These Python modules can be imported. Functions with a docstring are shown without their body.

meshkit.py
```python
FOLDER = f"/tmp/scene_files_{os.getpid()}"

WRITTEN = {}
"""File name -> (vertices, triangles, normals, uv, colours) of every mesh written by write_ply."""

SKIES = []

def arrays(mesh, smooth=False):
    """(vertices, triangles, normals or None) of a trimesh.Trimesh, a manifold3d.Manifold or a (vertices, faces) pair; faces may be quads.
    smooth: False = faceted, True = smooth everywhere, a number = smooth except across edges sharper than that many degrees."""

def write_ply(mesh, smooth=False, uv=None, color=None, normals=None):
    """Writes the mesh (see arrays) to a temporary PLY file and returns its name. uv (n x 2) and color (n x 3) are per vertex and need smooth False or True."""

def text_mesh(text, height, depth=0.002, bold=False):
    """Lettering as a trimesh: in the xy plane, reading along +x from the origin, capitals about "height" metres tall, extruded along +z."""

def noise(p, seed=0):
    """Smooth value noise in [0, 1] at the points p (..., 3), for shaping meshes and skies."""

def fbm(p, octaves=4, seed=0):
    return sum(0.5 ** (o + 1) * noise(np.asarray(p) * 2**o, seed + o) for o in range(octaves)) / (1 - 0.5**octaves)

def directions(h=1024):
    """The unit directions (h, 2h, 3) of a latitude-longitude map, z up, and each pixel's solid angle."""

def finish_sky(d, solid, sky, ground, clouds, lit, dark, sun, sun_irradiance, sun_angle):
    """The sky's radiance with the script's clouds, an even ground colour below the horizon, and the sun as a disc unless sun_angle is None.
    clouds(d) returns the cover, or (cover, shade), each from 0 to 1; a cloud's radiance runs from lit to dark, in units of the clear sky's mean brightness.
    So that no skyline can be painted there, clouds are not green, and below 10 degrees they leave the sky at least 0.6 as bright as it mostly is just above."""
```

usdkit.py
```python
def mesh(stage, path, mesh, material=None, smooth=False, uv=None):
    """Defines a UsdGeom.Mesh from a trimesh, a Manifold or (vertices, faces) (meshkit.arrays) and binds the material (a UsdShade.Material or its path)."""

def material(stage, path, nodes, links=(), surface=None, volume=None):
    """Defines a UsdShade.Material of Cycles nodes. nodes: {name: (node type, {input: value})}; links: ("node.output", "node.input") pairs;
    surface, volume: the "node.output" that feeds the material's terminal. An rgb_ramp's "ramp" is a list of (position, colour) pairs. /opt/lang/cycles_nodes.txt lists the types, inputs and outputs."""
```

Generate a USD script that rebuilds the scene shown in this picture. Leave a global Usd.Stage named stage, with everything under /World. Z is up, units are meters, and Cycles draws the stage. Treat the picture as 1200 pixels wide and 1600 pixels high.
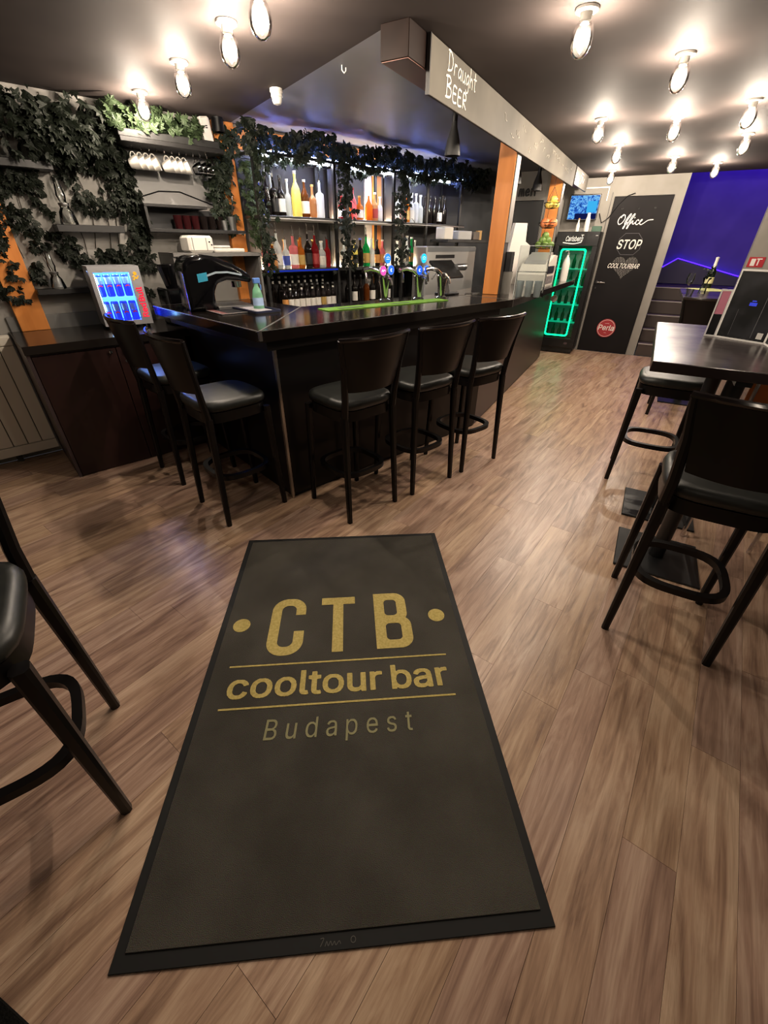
import math, random
import numpy as np, trimesh, usdkit, meshkit
from pxr import Usd, UsdGeom, UsdLux, UsdShade, Gf, Sdf
from shapely.geometry import Polygon, LineString, Point, MultiPolygon, box as sbox
from shapely.ops import unary_union
from shapely import affinity
from trimesh.transformations import rotation_matrix as RM, translation_matrix as TM

rng = random.Random(7)
stage = Usd.Stage.CreateInMemory()
UsdGeom.SetStageUpAxis(stage, 'Z'); UsdGeom.SetStageMetersPerUnit(stage, 1.0)
UsdGeom.Xform.Define(stage, '/World')

# ------------------------------------------------------------------ camera, exposure, ambient
EXPOSURE = 0.0
PITCH, ROLL, EYE = math.radians(33.07), math.radians(0.479), (0, 0, 1.53)
cam = UsdGeom.Camera.Define(stage, '/World/camera')
fwd = np.array([0, math.cos(PITCH), -math.sin(PITCH)]); up0 = np.array([0, math.sin(PITCH), math.cos(PITCH)]); x0 = np.array([1., 0, 0])
right = math.cos(ROLL) * x0 + math.sin(ROLL) * up0; up = -math.sin(ROLL) * x0 + math.cos(ROLL) * up0
M = np.eye(4); M[0, :3] = right; M[1, :3] = up; M[2, :3] = -fwd; M[3, :3] = EYE
cam.AddTransformOp().Set(Gf.Matrix4d(M.tolist()))
cam.CreateHorizontalApertureAttr(36.0); cam.CreateVerticalApertureAttr(48.0)
cam.CreateFocalLengthAttr(36.0 * 642 / 1200); cam.CreateClippingRangeAttr((0.05, 100))
cam.CreateExposureAttr(EXPOSURE)
BULB_POWER = 18.0        # scale of every ceiling bulb
dome = UsdLux.DomeLight.Define(stage, '/World/night_ambience')   # night outside: the room has no daylight
dome.CreateIntensityAttr(0.012); dome.CreateColorAttr((0.8, 0.85, 1.0))

# ------------------------------------------------------------------ materials
def lin(c):
    if isinstance(c, str):
        c = [int(c[i:i + 2], 16) / 255 for i in (0, 2, 4)]
    return tuple(x / 12.92 if x < 0.04045 else ((x + 0.055) / 1.055) ** 2.4 for x in c)
MATS = {}
def pm(name, color, rough=0.5, metal=0.0, spec=0.5, coat=0.0, emit=None, es=0.0):
    if name not in MATS:
        n = {'base_color': lin(color), 'roughness': rough, 'metallic': metal, 'specular_ior_level': spec, 'coat_weight': coat}
        if emit: n.update(emission_color=lin(emit), emission_strength=es)
        MATS[name] = usdkit.material(stage, '/World/Looks/' + name, {'p': ('principled_bsdf', n)}, surface='p.BSDF')
    return MATS[name]
def nm(name, c1, c2, scale, rough=0.5, spec=0.5, stretch=(1, 1, 1), bump=0.0, detail=4, r2=None, obj=False, lo=0.35, hi=0.65, rz=0.0):
    """two-tone noise material"""
    if name in MATS: return MATS[name]
    nodes = {'g': ('texture_coordinate', {}) if obj else ('geometry', {}),
             'm0': ('mapping', {'rotation': (0, 0, rz)}),
             'm': ('mapping', {'scale': stretch}), 'n': ('noise_texture', {'scale': scale, 'detail': detail}),
             'r': ('rgb_ramp', {'ramp': [(lo, lin(c1)), (hi, lin(c2))]}),
             'p': ('principled_bsdf', {'roughness': rough, 'specular_ior_level': spec})}
    links = [('g.object' if obj else 'g.position', 'm0.vector'), ('m0.vector', 'm.vector'), ('m.vector', 'n.vector'), ('n.fac', 'r.fac'), ('r.color', 'p.base_color')]
    if bump:
        nodes['b'] = ('bump', {'strength': bump, 'distance': 0.005}); links += [('n.fac', 'b.height'), ('b.normal', 'p.normal')]
    if r2 is not None:
        nodes['mr'] = ('map_range', {'to_min': rough, 'to_max': r2}); links += [('n.fac', 'mr.value'), ('mr.result', 'p.roughness')]
    MATS[name] = usdkit.material(stage, '/World/Looks/' + name, nodes, links, surface='p.BSDF')
    return MATS[name]
def glow(name, color, strength):
    if name not in MATS:
        MATS[name] = usdkit.material(stage, '/World/Looks/' + name, {'e': ('emission', {'color': lin(color), 'strength': strength})}, surface='e.emission')
    return MATS[name]
def pane(name, tint=(1, 1, 1), rough=0.03, ior=1.45, refl=(0.9, 0.9, 0.9)):
    if name not in MATS:
        MATS[name] = usdkit.material(stage, '/World/Looks/' + name, {'t': ('transparent_bsdf', {'color': tint}), 'g': ('glossy_bsdf', {'color': refl, 'roughness': rough}),
            'f': ('fresnel', {'IOR': ior}), 'x': ('mix_closure', {})}, [('f.fac', 'x.fac'), ('t.BSDF', 'x.closure1'), ('g.BSDF', 'x.closure2')], surface='x.closure')
    return MATS[name]
def liquor(name, color, trans=0.5, rough=0.08):
    """coloured bottle glass: lets light of its colour through, with a glossy skin"""
    if name not in MATS:
        c = lin(color)
        MATS[name] = usdkit.material(stage, '/World/Looks/' + name, {'p': ('principled_bsdf', {'base_color': c, 'roughness': rough}), 'l': ('translucent_bsdf', {'color': c}),
            'x': ('mix_closure', {'fac': trans})}, [('p.BSDF', 'x.closure1'), ('l.BSDF', 'x.closure2')], surface='x.closure')
    return MATS[name]

BLACK = lambda: pm('black_lacquer', '14110f', 0.28)
CHROME = lambda: pm('chrome', 'd8d8d8', 0.12, 1.0)
STEEL = lambda: pm('brushed_steel', 'a8a8a8', 0.32, 1.0)
WHITEP = lambda: pm('white_plastic', 'e6e2da', 0.4)
BLACKP = lambda: pm('black_plastic', '0e0e10', 0.35)
GLASS = lambda: pane('clear_glass')
def solid_glass(name='thick_glass', tint=(0.95, 0.96, 0.955)): return pane(name, tint, 0.08, 1.5)

# ------------------------------------------------------------------ mesh helpers
def cat(*ms): return trimesh.util.concatenate([m for m in ms if m is not None])
def mv(m, x=0, y=0, z=0): m = m.copy(); m.apply_translation((x, y, z)); return m
def rot(m, deg, axis=(0, 0, 1), pt=(0, 0, 0)): m = m.copy(); m.apply_transform(RM(math.radians(deg), axis, pt)); return m
def bx(x0, x1, y0, y1, z0, z1, b=0.0):
    if b <= 0:
        return trimesh.creation.box(bounds=[(x0, y0, z0), (x1, y1, z1)])
    pts = []
    for sx, xa in ((-1, x0), (1, x1)):
        for sy, ya in ((-1, y0), (1, y1)):
            for sz, za in ((-1, z0), (1, z1)):
                pts += [(xa - sx * b, ya - sy * b, za), (xa - sx * b, ya, za - sz * b), (xa, ya - sy * b, za - sz * b)]
    return trimesh.convex.convex_hull(np.array(pts))
def lathe(prof, n=20):
    return trimesh.creation.revolve(np.array(prof, float), sections=n)
def cyl(r, z0, z1, n=20, x=0, y=0, r1=None):
    return mv(lathe([(0, z0), (r, z0), (r if r1 is None else r1, z1), (0, z1)], n), x, y)
def tube(pts, r, sides=8, closed=False):
    p = np.asarray(pts, float); n = len(p)
    if closed: t = np.roll(p, -1, 0) - np.roll(p, 1, 0)
    else: t = np.gradient(p, axis=0)
    t /= np.linalg.norm(t, axis=1, keepdims=True) + 1e-12
    a = np.zeros_like(p); ref = np.array([0, 0, 1.]) if abs(t[0, 2]) < 0.9 else np.array([1., 0, 0])
    a[0] = np.cross(t[0], ref); a[0] /= np.linalg.norm(a[0])
    for i in range(1, n):
        v = a[i - 1] - t[i] * (a[i - 1] @ t[i]); a[i] = v / (np.linalg.norm(v) + 1e-12)
    b = np.cross(t, a); ang = np.arange(sides) * 2 * np.pi / sides
    rr = np.broadcast_to(r, (n,))
    v = (p[:, None] + rr[:, None, None] * (np.cos(ang)[None, :, None] * a[:, None] + np.sin(ang)[None, :, None] * b[:, None])).reshape(-1, 3)
    f = []
    for i in range(n if closed else n - 1):
        j = (i + 1) % n
        for k in range(sides):
            q = (k + 1) % sides
            f += [(i * sides + k, i * sides + q, j * sides + q), (i * sides + k, j * sides + q, j * sides + k)]
    if not closed:
        v = np.vstack([v, p[0], p[-1]]); c0, c1 = len(v) - 2, len(v) - 1
        for k in range(sides):
            q = (k + 1) % sides
            f += [(c0, q, k), (c1, (n - 1) * sides + k, (n - 1) * sides + q)]
    m = trimesh.Trimesh(v, f, process=False); m.fix_normals() if False else None
    return m
def bevel_ext(pts, d, b, step=.02):
    """an outline (xy) extruded by d with rounded front and back edges"""
    ring = Polygon(pts).exterior; n = int(ring.length / step); p = np.array([ring.interpolate(i / n, normalized=True).coords[0] for i in range(n)])
    if Polygon(pts).exterior.is_ccw is False: p = p[::-1]
    t = np.roll(p, -1, 0) - np.roll(p, 1, 0); t /= np.linalg.norm(t, axis=1, keepdims=True); nn = np.stack([t[:, 1], -t[:, 0]], 1)
    lv = [(b, 0), (b * .3, b * .3), (0, b), (0, d - b), (b * .3, d - b * .3), (b, d)]
    v = np.vstack([np.column_stack([p - nn * o, np.full(n, z)]) for o, z in lv]); f = []
    for i in range(len(lv) - 1):
        for k in range(n):
            q = (k + 1) % n; f += [(i * n + k, i * n + q, (i + 1) * n + q), (i * n + k, (i + 1) * n + q, (i + 1) * n + k)]
    tri = trimesh.creation.triangulate_polygon(Polygon(p - nn * b), engine='earcut')[1]
    m = (len(lv) - 1) * n
    return trimesh.Trimesh(v, np.vstack([f, tri[:, ::-1], tri + m]), process=False)
def ext(poly, z0, z1):
    ps = getattr(poly, 'geoms', [poly])
    return mv(cat(*[trimesh.creation.extrude_polygon(g, z1 - z0, engine='earcut') for g in ps if g.area > 1e-9]), 0, 0, z0)
def stand(m):      # drawn in xy, put upright: x right, y up, front towards -y
    m = m.copy(); m.apply_transform(np.array([[1, 0, 0, 0], [0, 0, -1, 0], [0, 1, 0, 0], [0, 0, 0, 1.]])); return m
def text(s, h, sx=1.0, slant=0.0, bold=False, depth=0.002, center=False, track=None):
    if track is None: m = meshkit.text_mesh(s, h, depth, bold)
    else:
        parts, x = [], 0.0
        for ch in s:
            if ch == ' ': x += track; continue
            g = meshkit.text_mesh(ch, h, depth, bold); w = g.bounds[1][0] - g.bounds[0][0]
            parts.append(mv(g, x - g.bounds[0][0])); x += w + track
        m = cat(*parts)
    T = np.eye(4); T[0, 0] = sx; T[0, 1] = slant; m.apply_transform(T)
    if center: m = mv(m, -(m.bounds[0][0] + m.bounds[1][0]) / 2)
    return m
def strokes(lines, w, depth=0.002):
    """hand-drawn lines as flat lettering; each line is smoothed"""
    polys = []
    for l in lines:
        p = np.array(l, float)
        if len(p) > 2:
            q = [p[0]]
            for i in range(len(p) - 1):
                a, b_, c, d = p[max(i - 1, 0)], p[i], p[i + 1], p[min(i + 2, len(p) - 1)]
                for t in (0.25, 0.5, 0.75, 1.0):
                    q.append(0.5 * ((2 * b_) + (-a + c) * t + (2 * a - 5 * b_ + 4 * c - d) * t * t + (-a + 3 * b_ - 3 * c + d) * t ** 3))
            p = np.array(q)
        polys.append(LineString(p).buffer(w / 2, 2))
    return ext(unary_union(polys), 0, depth)

# ------------------------------------------------------------------ stage helpers
TAKEN = {}
def numbered(parent, name):
    k = (parent, name); n = TAKEN.get(k, 0); TAKEN[k] = n + 1
    return f'{parent}/{name}' + (f'_{n:03d}' if n else '')
LABELS = {}
def tag(prim, label=None, cat_=None, group=None, kind=None):
    for k, v in (('label', label), ('category', cat_), ('group', group), ('kind', kind)):
        if v: prim.SetCustomDataByKey(k, v)
    return prim
def thing(name, label=None, cat_=None, loc=(0, 0, 0), rz=0.0, group=None, kind=None):
    x = UsdGeom.Xform.Define(stage, numbered('/World', name))
    x.AddTranslateOp().Set(Gf.Vec3d(*map(float, loc))); x.AddRotateZOp().Set(float(rz))
    return tag(x.GetPrim(), label, cat_, group, kind)
def part(parent, name, mesh, m, smooth=35, label=None, kind=None):
    base = '/World' if parent is None else str(parent.GetPath())
    g = usdkit.mesh(stage, numbered(base, name), mesh, m, smooth=smooth)
    return tag(g.GetPrim(), label, None, None, kind)
def solo(name, label, cat_, mesh, m, loc=(0, 0, 0), rz=0.0, group=None, kind=None, smooth=35):
    g = usdkit.mesh(stage, numbered('/World', name), mesh, m, smooth=smooth)
    g.AddTranslateOp().Set(Gf.Vec3d(*map(float, loc))); g.AddRotateZOp().Set(float(rz))
    return tag(g.GetPrim(), label, cat_, group, kind)
def dup(root, name, loc, rz, label):
    was = root.GetCustomData()
    r = thing(name, label, was['category'], loc, rz, was.get('group'))
    r.GetReferences().AddInternalReference(root.GetPath()); r.SetInstanceable(True)
    tag(r, label)
    return r
ORD = ['first', 'second', 'third', 'fourth', 'fifth', 'sixth', 'seventh', 'eighth', 'ninth', 'tenth', 'eleventh', 'twelfth', 'thirteenth', 'fourteenth', 'fifteenth', 'sixteenth']

# ------------------------------------------------------------------ frames measured in the room
AW = 42.8                                   # direction of the back bar wall
P0 = np.array([-2.647, 3.493])              # foot of the first orange post on that wall
D1 = np.array([math.cos(math.radians(AW)), math.sin(math.radians(AW))]); N1 = np.array([-D1[1], D1[0]])
def W(s, n, z=0.0): q = P0 + D1 * s + N1 * n; return (q[0], q[1], z)
AE = -29.0                                  # end wall with the office door
PE = np.array([4.0, 7.33]); E1 = np.array([math.cos(math.radians(AE)), math.sin(math.radians(AE))]); NE = np.array([-E1[1], E1[0]])
def EW(s, n, z=0.0): q = PE + E1 * s + NE * n; return (q[0], q[1], z)
AB = 60.3                                   # ceiling beam and high tables
PB = np.array([0.095, 2.728]); DB = np.array([math.cos(math.radians(AB)), math.sin(math.radians(AB))]); NB = np.array([-DB[1], DB[0]])
def BW(s, n, z=0.0): q = PB + DB * s + NB * n; return (q[0], q[1], z)
CEIL, CTOP, CAB = 2.38, 1.13, 0.957

# ================================================================== STRUCTURE
# floor: every plank its own piece
AP = 53.5
room = Polygon([W(-4.6, 0)[:2], W(5.78, 0)[:2], (1.66, 7.40), (2.28, 7.056), EW(-1.40, 0.0)[:2], EW(3.6, 0)[:2], (7.0, -1.6), (-1.2, -3.0), (-5.5, -0.6)])
floor = thing('floor', kind='structure')
part(floor, 'subfloor', ext(room, -0.03, -0.0075), pm('subfloor', '4a392d', 0.8))
def wood(name, dark, mid, light, seed, rz, rough=0.31):
    if name in MATS: return MATS[name]
    MATS[name] = usdkit.material(stage, '/World/Looks/' + name, {
        'g': ('geometry', {}), 'm0': ('mapping', {'rotation': (0, 0, math.radians(-rz))}), 'm': ('mapping', {'scale': (1.0, 9.0, 1.0), 'location': (seed * 3.1, seed * 7.7, 0)}),
        'n': ('noise_texture', {'scale': 1.5, 'detail': 6, 'roughness': 0.6, 'distortion': 1.6}),
        'm2': ('mapping', {'scale': (2.0, 60.0, 1.0), 'location': (seed * 1.7, seed * 5.3, 0)}), 'n2': ('noise_texture', {'scale': 2.0, 'detail': 4, 'roughness': 0.55, 'distortion': 0.6}),
        'mx': ('mix_float', {'fac': 0.24}), 'r': ('rgb_ramp', {'ramp': [(0.34, lin(dark)), (0.49, lin(mid)), (0.64, lin(light))]}),
        'b': ('bump', {'strength': 0.25, 'distance': 0.002}),
        'rr': ('map_range', {'from_min': 0.3, 'from_max': 0.7, 'to_min': rough + 0.06, 'to_max': rough - 0.06}),
        'p': ('principled_bsdf', {'roughness': rough, 'specular_ior_level': 0.5})},
        [('g.position', 'm0.vector'), ('m0.vector', 'm.vector'), ('m.vector', 'n.vector'), ('m0.vector', 'm2.vector'), ('m2.vector', 'n2.vector'), ('n.fac', 'mx.a'), ('n2.fac', 'mx.b'),
         ('mx.result', 'r.fac'), ('r.color', 'p.base_color'), ('n2.fac', 'b.height'), ('b.normal', 'p.normal'), ('mx.result', 'rr.value'), ('rr.result', 'p.roughness')], surface='p.BSDF')
    return MATS[name]
WOODS = [wood(f'oak_plank_{k}', d, m_, l, k + 1, AP) for k, (d, m_, l) in enumerate([('826553', 'b5947b', 'd4b69b'), ('886a58', 'b99880', 'd8baa1'), ('7d6052', 'b08f7b', 'cfb19b'), ('8a6b58', 'ba997f', 'dabda1'), ('836658', 'b3937f', 'd0b39f'), ('856652', 'b69579', 'd4b699')])]
dp = np.array([math.cos(math.radians(AP)), math.sin(math.radians(AP))]); npn = np.array([-dp[1], dp[0]])
view = Polygon([(-0.35, -0.15), (0.55, -0.15), (2.6, 0.8), (4.3, 3.2), (7.0, 5.4), (4.6, 7.6), (2.2, 8.2), (-0.5, 5.6), (-4.1, 2.9), (-3.2, 1.3), (-1.4, 0.3)]).buffer(0.35).intersection(room.buffer(-0.01))
PW, PL_ = 0.145, 1.22
count = 0
for j in range(-40, 60):
    off = rng.uniform(0, PL_)
    for i in range(-8, 12):
        a, b_ = i * PL_ + off, j * PW
        q = [dp * u + npn * v for u, v in ((a + .0005, b_ + .0005), (a + PL_ - .0005, b_ + .0005), (a + PL_ - .0005, b_ + PW - .0005), (a + .0005, b_ + PW - .0005))]
        pl = Polygon(q).intersection(view)
        if pl.is_empty or pl.area < 0.004 or pl.geom_type != 'Polygon': continue
        c = pl.centroid
        if -0.9 < c.x < 0.5 and 0.2 < c.y < 2.1 and Polygon([(-.82, 2.01), (.32, 2.1), (.46, .32), (-.67, .23)]).contains(pl): pass
        top = pl.buffer(-0.0006); 
        part(floor, 'plank', ext(pl, -0.0078, 0.0), WOODS[rng.randrange(6)], smooth=False); count += 1

WALL = nm('grey_wall_paint', '8b8883', '989590', 3.0, 0.75, 0.2, bump=0.05)
WALLW = nm('white_wall_paint', '858179', '8f8b85', 3.0, 0.7, 0.25, bump=0.05)
DARKW = nm('dark_wall_paint', '3a3b3c', '434446', 3.0, 0.7, 0.25, bump=0.05)
CEILM = nm('dark_ceiling_paint', '3c3634', '443d3b', 2.2, 0.68, 0.07, bump=0.12, detail=3, r2=0.8)
CEILM2 = nm('grey_ceiling_paint', '62646a', '6c6e74', 2.2, 0.44, 0.25, bump=0.12, detail=3, r2=0.54)
def wall(name, p, q, z0, z1, m, th=0.12, side=1):
    """a wall between two plan points, its body on the far side"""
    p, q = np.array(p[:2]), np.array(q[:2]); d = (q - p) / np.linalg.norm(q - p); n = np.array([-d[1], d[0]]) * side * th
    g = part(None, name, ext(Polygon([p, q, q + n, p + n]), z0, z1), m, smooth=False); tag(g, kind='structure'); return g
wall('wall_back', W(-4.6, 0), W(3.95, 0), 0, CEIL, WALL)
wall('wall_back_dark', W(3.95, 0), W(5.78, 0), 0, CEIL, DARKW)
wall('wall_corridor', (1.60, 7.44), (1.72, 7.37), 0, CEIL, DARKW)
wall('wall_corridor_right', (2.18, 7.11), (2.28, 7.056), 0, CEIL, WALLW)
wall('wall_corridor_header', (1.72, 7.37), (2.18, 7.11), 2.06, CEIL, WALL)
wall('wall_corridor_return', (2.28, 7.056), EW(-1.40, 0), 0, CEIL, WALLW)
wall('wall_end', EW(-1.55, 0), EW(-0.70, 0), 0, CEIL, WALLW)
wall('wall_end_header', EW(-0.70, 0), EW(0.065, 0), 2.15, CEIL, WALLW)
wall('wall_end_jamb', EW(0.065, 0), EW(0.19, 0), 0, CEIL, WALLW)
wall('wall_end_right', EW(1.19, 0), EW(3.6, 0), 0, CEIL, WALLW)
wall('wall_front', (-1.2, -3.0), (7.0, -1.6), 0, CEIL, WALLW, side=-1)
wall('wall_right', (7.0, -1.6), EW(3.6, 0), 0, CEIL, WALLW, side=-1)
wall('wall_left', W(-4.6, 0), (-1.2, -3.0), 0, CEIL, WALLW, side=-1)
# stairwell beyond the opening
PURPLE = nm('purple_wall_paint', '40308c', '493897', 3.0, 0.7, 0.2)
wall('wall_stairwell_left', EW(0.19, 0.12), EW(0.19, 1.75), 0, 3.6, PURPLE, 0.1)
wall('wall_stairwell_back', EW(0.09, 1.75), EW(2.6, 1.75), 0, 3.6, PURPLE)
wall('wall_stairwell_right', EW(2.6, 0.12), EW(2.6, 1.75), 0, 3.6, PURPLE, side=-1)
wall('wall_stairwell_front', EW(1.19, 0.121), EW(2.6, 0.121), 0, 3.6, PURPLE, 0.02)
wall('ceiling_stairwell', EW(0.0, 0.0), EW(2.7, 0.0), 3.6, 3.7, PURPLE, 2.0)
# greyer ceiling over the bar
lowp = Polygon([BW(0.05, 0.16)[:2], W(1.78, -0.02)[:2], W(5.7, -0.02)[:2], (1.64, 7.38), (2.26, 7.04), BW(5.0, 0.16)[:2]])
part_c = part(None, 'ceiling', ext(room.buffer(0.02).difference(lowp.buffer(-.0005)), CEIL, CEIL + 0.1), CEILM, smooth=False); tag(part_c, kind='structure')
g = part(None, 'ceiling_over_bar', ext(lowp, CEIL, CEIL + .09), CEILM2, smooth=False); tag(g, kind='structure')

# staircase
st = thing('staircase', 'dark staircase with pale nosings rising beyond the end wall opening', 'staircase', EW(0.205, 0.03), AE)
for k in range(5):
    tr = part(st, 'step', bx(0, 1.1 if k else 0.96, 0.25 * k, 1.7, 0.19 * k, 0.19 * (k + 1) - 0.004), pm('stair_brown', '40342f', 0.5), smooth=False)
    part(st, 'nosing', bx(0.0, 0.96, 0.25 * k - 0.012, 0.25 * k + 0.03, 0.19 * (k + 1) - 0.016, 0.19 * (k + 1)), pm('nosing_grey', '9a938c', 0.4), smooth=False)
ledge = thing('stair_ledge', 'dark gabled panel under the violet light line on the stairwell wall', 'wall panel', EW(0.2, 1.745), AE)
part(ledge, 'panel', mv(stand(ext(Polygon([(0, .97), (1.9, .97), (1.9, .99), (1.17, 1.10), (.24, 1.34), (.20, 1.34), (0, 1.2)]), 0, 0.05)), 0, 0, 0), pm('ledge_dark', '2a2440', 0.6), smooth=False)
part(ledge, 'light_strip', cat(tube([(.22, -.055, 1.36), (1.17, -.055, 1.12), (1.85, -.055, 1.01)], 0.009, 6), tube([(.22, -.055, 1.36), (0.02, -.055, 1.22)], 0.009, 6)), glow('violet_led', '3a18ff', 6), label='glowing violet light strip')
pl = UsdLux.RectLight.Define(stage, str(ledge.GetPath()) + '/violet_lamp'); pl.CreateWidthAttr(1.6); pl.CreateHeightAttr(0.1); pl.CreateIntensityAttr(40); pl.CreateColorAttr((0.28, 0.08, 1.0))
pl.AddTranslateOp().Set(Gf.Vec3d(0.9, -0.5, 3.3)); pl.AddRotateXYZOp().Set(Gf.Vec3f(25, 0, 0))
#@@STRUCT_END
# ================================================================== LARGE OBJECTS
# bar counter: frame at its outer corner, x along the main run, y towards the bottles
BTOP = nm('bar_top_lacquer', '120e0c', '1a1512', 5.0, 0.10, 0.5, stretch=(1, 1, 1), r2=0.15)
BFRONT = pm('bar_front_panel', '110e0e', 0.36, 0, .3)
BFRONT2 = pm('bar_front_brown', '2a2020', 0.38)
ALU = lambda: pm('aluminium_trim', 'b9b4ae', 0.3, 1.0)
bar = thing('bar_counter', 'black L-shaped bar counter with metal mitre strips, stools drawn up to it', 'bar counter', W(.695, -2.138), AW)
Cc, Kk, Ee, Aa = (0, 0), (2.469, 0), (5.39, .87), (-.075, 1.50)
part(bar, 'worktop_panel', ext(Polygon([Cc, (.75, .75), (.70, 1.5), Aa]), CTOP - .06, CTOP), BTOP, smooth=False)
part(bar, 'worktop_panel', ext(Polygon([Cc, Kk, (2.36, .75), (.75, .75)]), CTOP - .06, CTOP), BTOP, smooth=False)
part(bar, 'worktop_panel', ext(Polygon([Kk, Ee, (5.175, 1.59), (2.36, .75)]), CTOP - .06, CTOP), BTOP, smooth=False)
def strip(p, q, w, z0, z1): return ext(LineString([p, q]).buffer(w / 2, cap_style='flat'), z0, z1)
part(bar, 'mitre_strip', strip((.0, .0), (.745, .745), .012, CTOP, CTOP + .0015), ALU(), smooth=False, label='bright metal mitre strip')
part(bar, 'mitre_strip', strip(Kk, (2.365, .72), .012, CTOP, CTOP + .0015), ALU(), smooth=False)
part(bar, 'corner_cap', cat(bx(-.005, .012, -.005, .012, CTOP - .05, CTOP + .0015), mv(bx(-.006, .006, -.004, .01, CTOP - .06, CTOP + .001), 2.469)), ALU(), smooth=False)
part(bar, 'edge_strip', cat(strip((-.077, 1.49), (-.004, .01), .006, CTOP - .004, CTOP + .001), strip((-.02, .0), (2.469, 0), .004, CTOP - .003, CTOP + .0006), strip((2.469, 0), (5.39, .87), .004, CTOP - .003, CTOP + .0006), strip((-.07, 1.49), (.69, 1.49), .006, CTOP, CTOP + .001)), ALU(), smooth=False)
part(bar, 'front_panel', ext(Polygon([(.11, .073), (.41, .373), (.41, 1.43), (.11, 1.43)]), .03, CTOP - .06), BFRONT, smooth=False)
part(bar, 'front_panel', ext(Polygon([(.11, .073), (2.223, .073), (2.17, .373), (.41, .373)]), .03, CTOP - .06), BFRONT, smooth=False)
part(bar, 'front_panel', ext(Polygon([(2.223, .073), (5.422, 1.185), (5.36, 1.34), (2.17, .373)]), .03, CTOP - .06), BFRONT2, smooth=False)
part(bar, 'plinth', ext(Polygon([(.125, .09), (2.22, .09), (5.40, 1.195), (5.35, 1.32), (2.17, .36), (.40, .36), (.40, 1.42), (.125, 1.42)]), 0, .03), pm('plinth_black', '0b0a0a', 0.5), smooth=False)
part(bar, 'apron', ext(Polygon([(.05, .03), (2.33, .03), (2.33, .075), (.112, .075), (.112, 1.42), (.0, 1.42)]), CTOP - .115, CTOP - .06), BFRONT, smooth=False)
part(bar, 'corner_trim', cat(bx(.1075, .1115, .07, .09, .0, 1.012), bx(.109, .125, .0695, .0735, .0, 1.012)), ALU(), smooth=False, label='thin bright corner trim')

# cabinet with doors at the back wall, and the long back counter
WENGE = nm('wenge_laminate', '24110f', '2d1816', 6.0, 0.36, 0.5, stretch=(1, 1, .15), obj=True)
cabn = thing('bar_cabinet', 'dark reddish brown low cabinet beside the white slatted radiator', 'cabinet', W(-.236, -.70), AW)
part(cabn, 'carcass', bx(0, 1.02, .022, .69, .0, .90), WENGE, smooth=False)
part(cabn, 'side_panel', bx(-.02, .0, .0, .69, .0, .90), pm('side_panel_brown', '463a3c', .4), smooth=False)
d = part(cabn, 'door', bx(.004, .503, 0, .02, .006, .885, .002), WENGE, smooth=False)
part(d, 'knob', mv(rot(lathe([(0, 0), (.008, 0), (.006, .012), (.013, .018), (.011, .026), (0, .028)], 14), 90, (1, 0, 0)), .464, 0, .862), CHROME())
d = part(cabn, 'door', bx(.508, 1.015, 0, .02, .006, .885, .002), WENGE, smooth=False)
part(d, 'knob', mv(rot(lathe([(0, 0), (.008, 0), (.006, .012), (.013, .018), (.011, .026), (0, .028)], 14), 90, (1, 0, 0)), .555, 0, .862), CHROME())
part(d, 'lock', mv(rot(cyl(.009, 0, .005, 12), 90, (1, 0, 0)), .552, 0, .785), STEEL())
btop = thing('back_worktop', 'dark glossy worktop running along the back wall under bottles and machines', 'worktop', W(-.26, -.72), AW)
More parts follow.
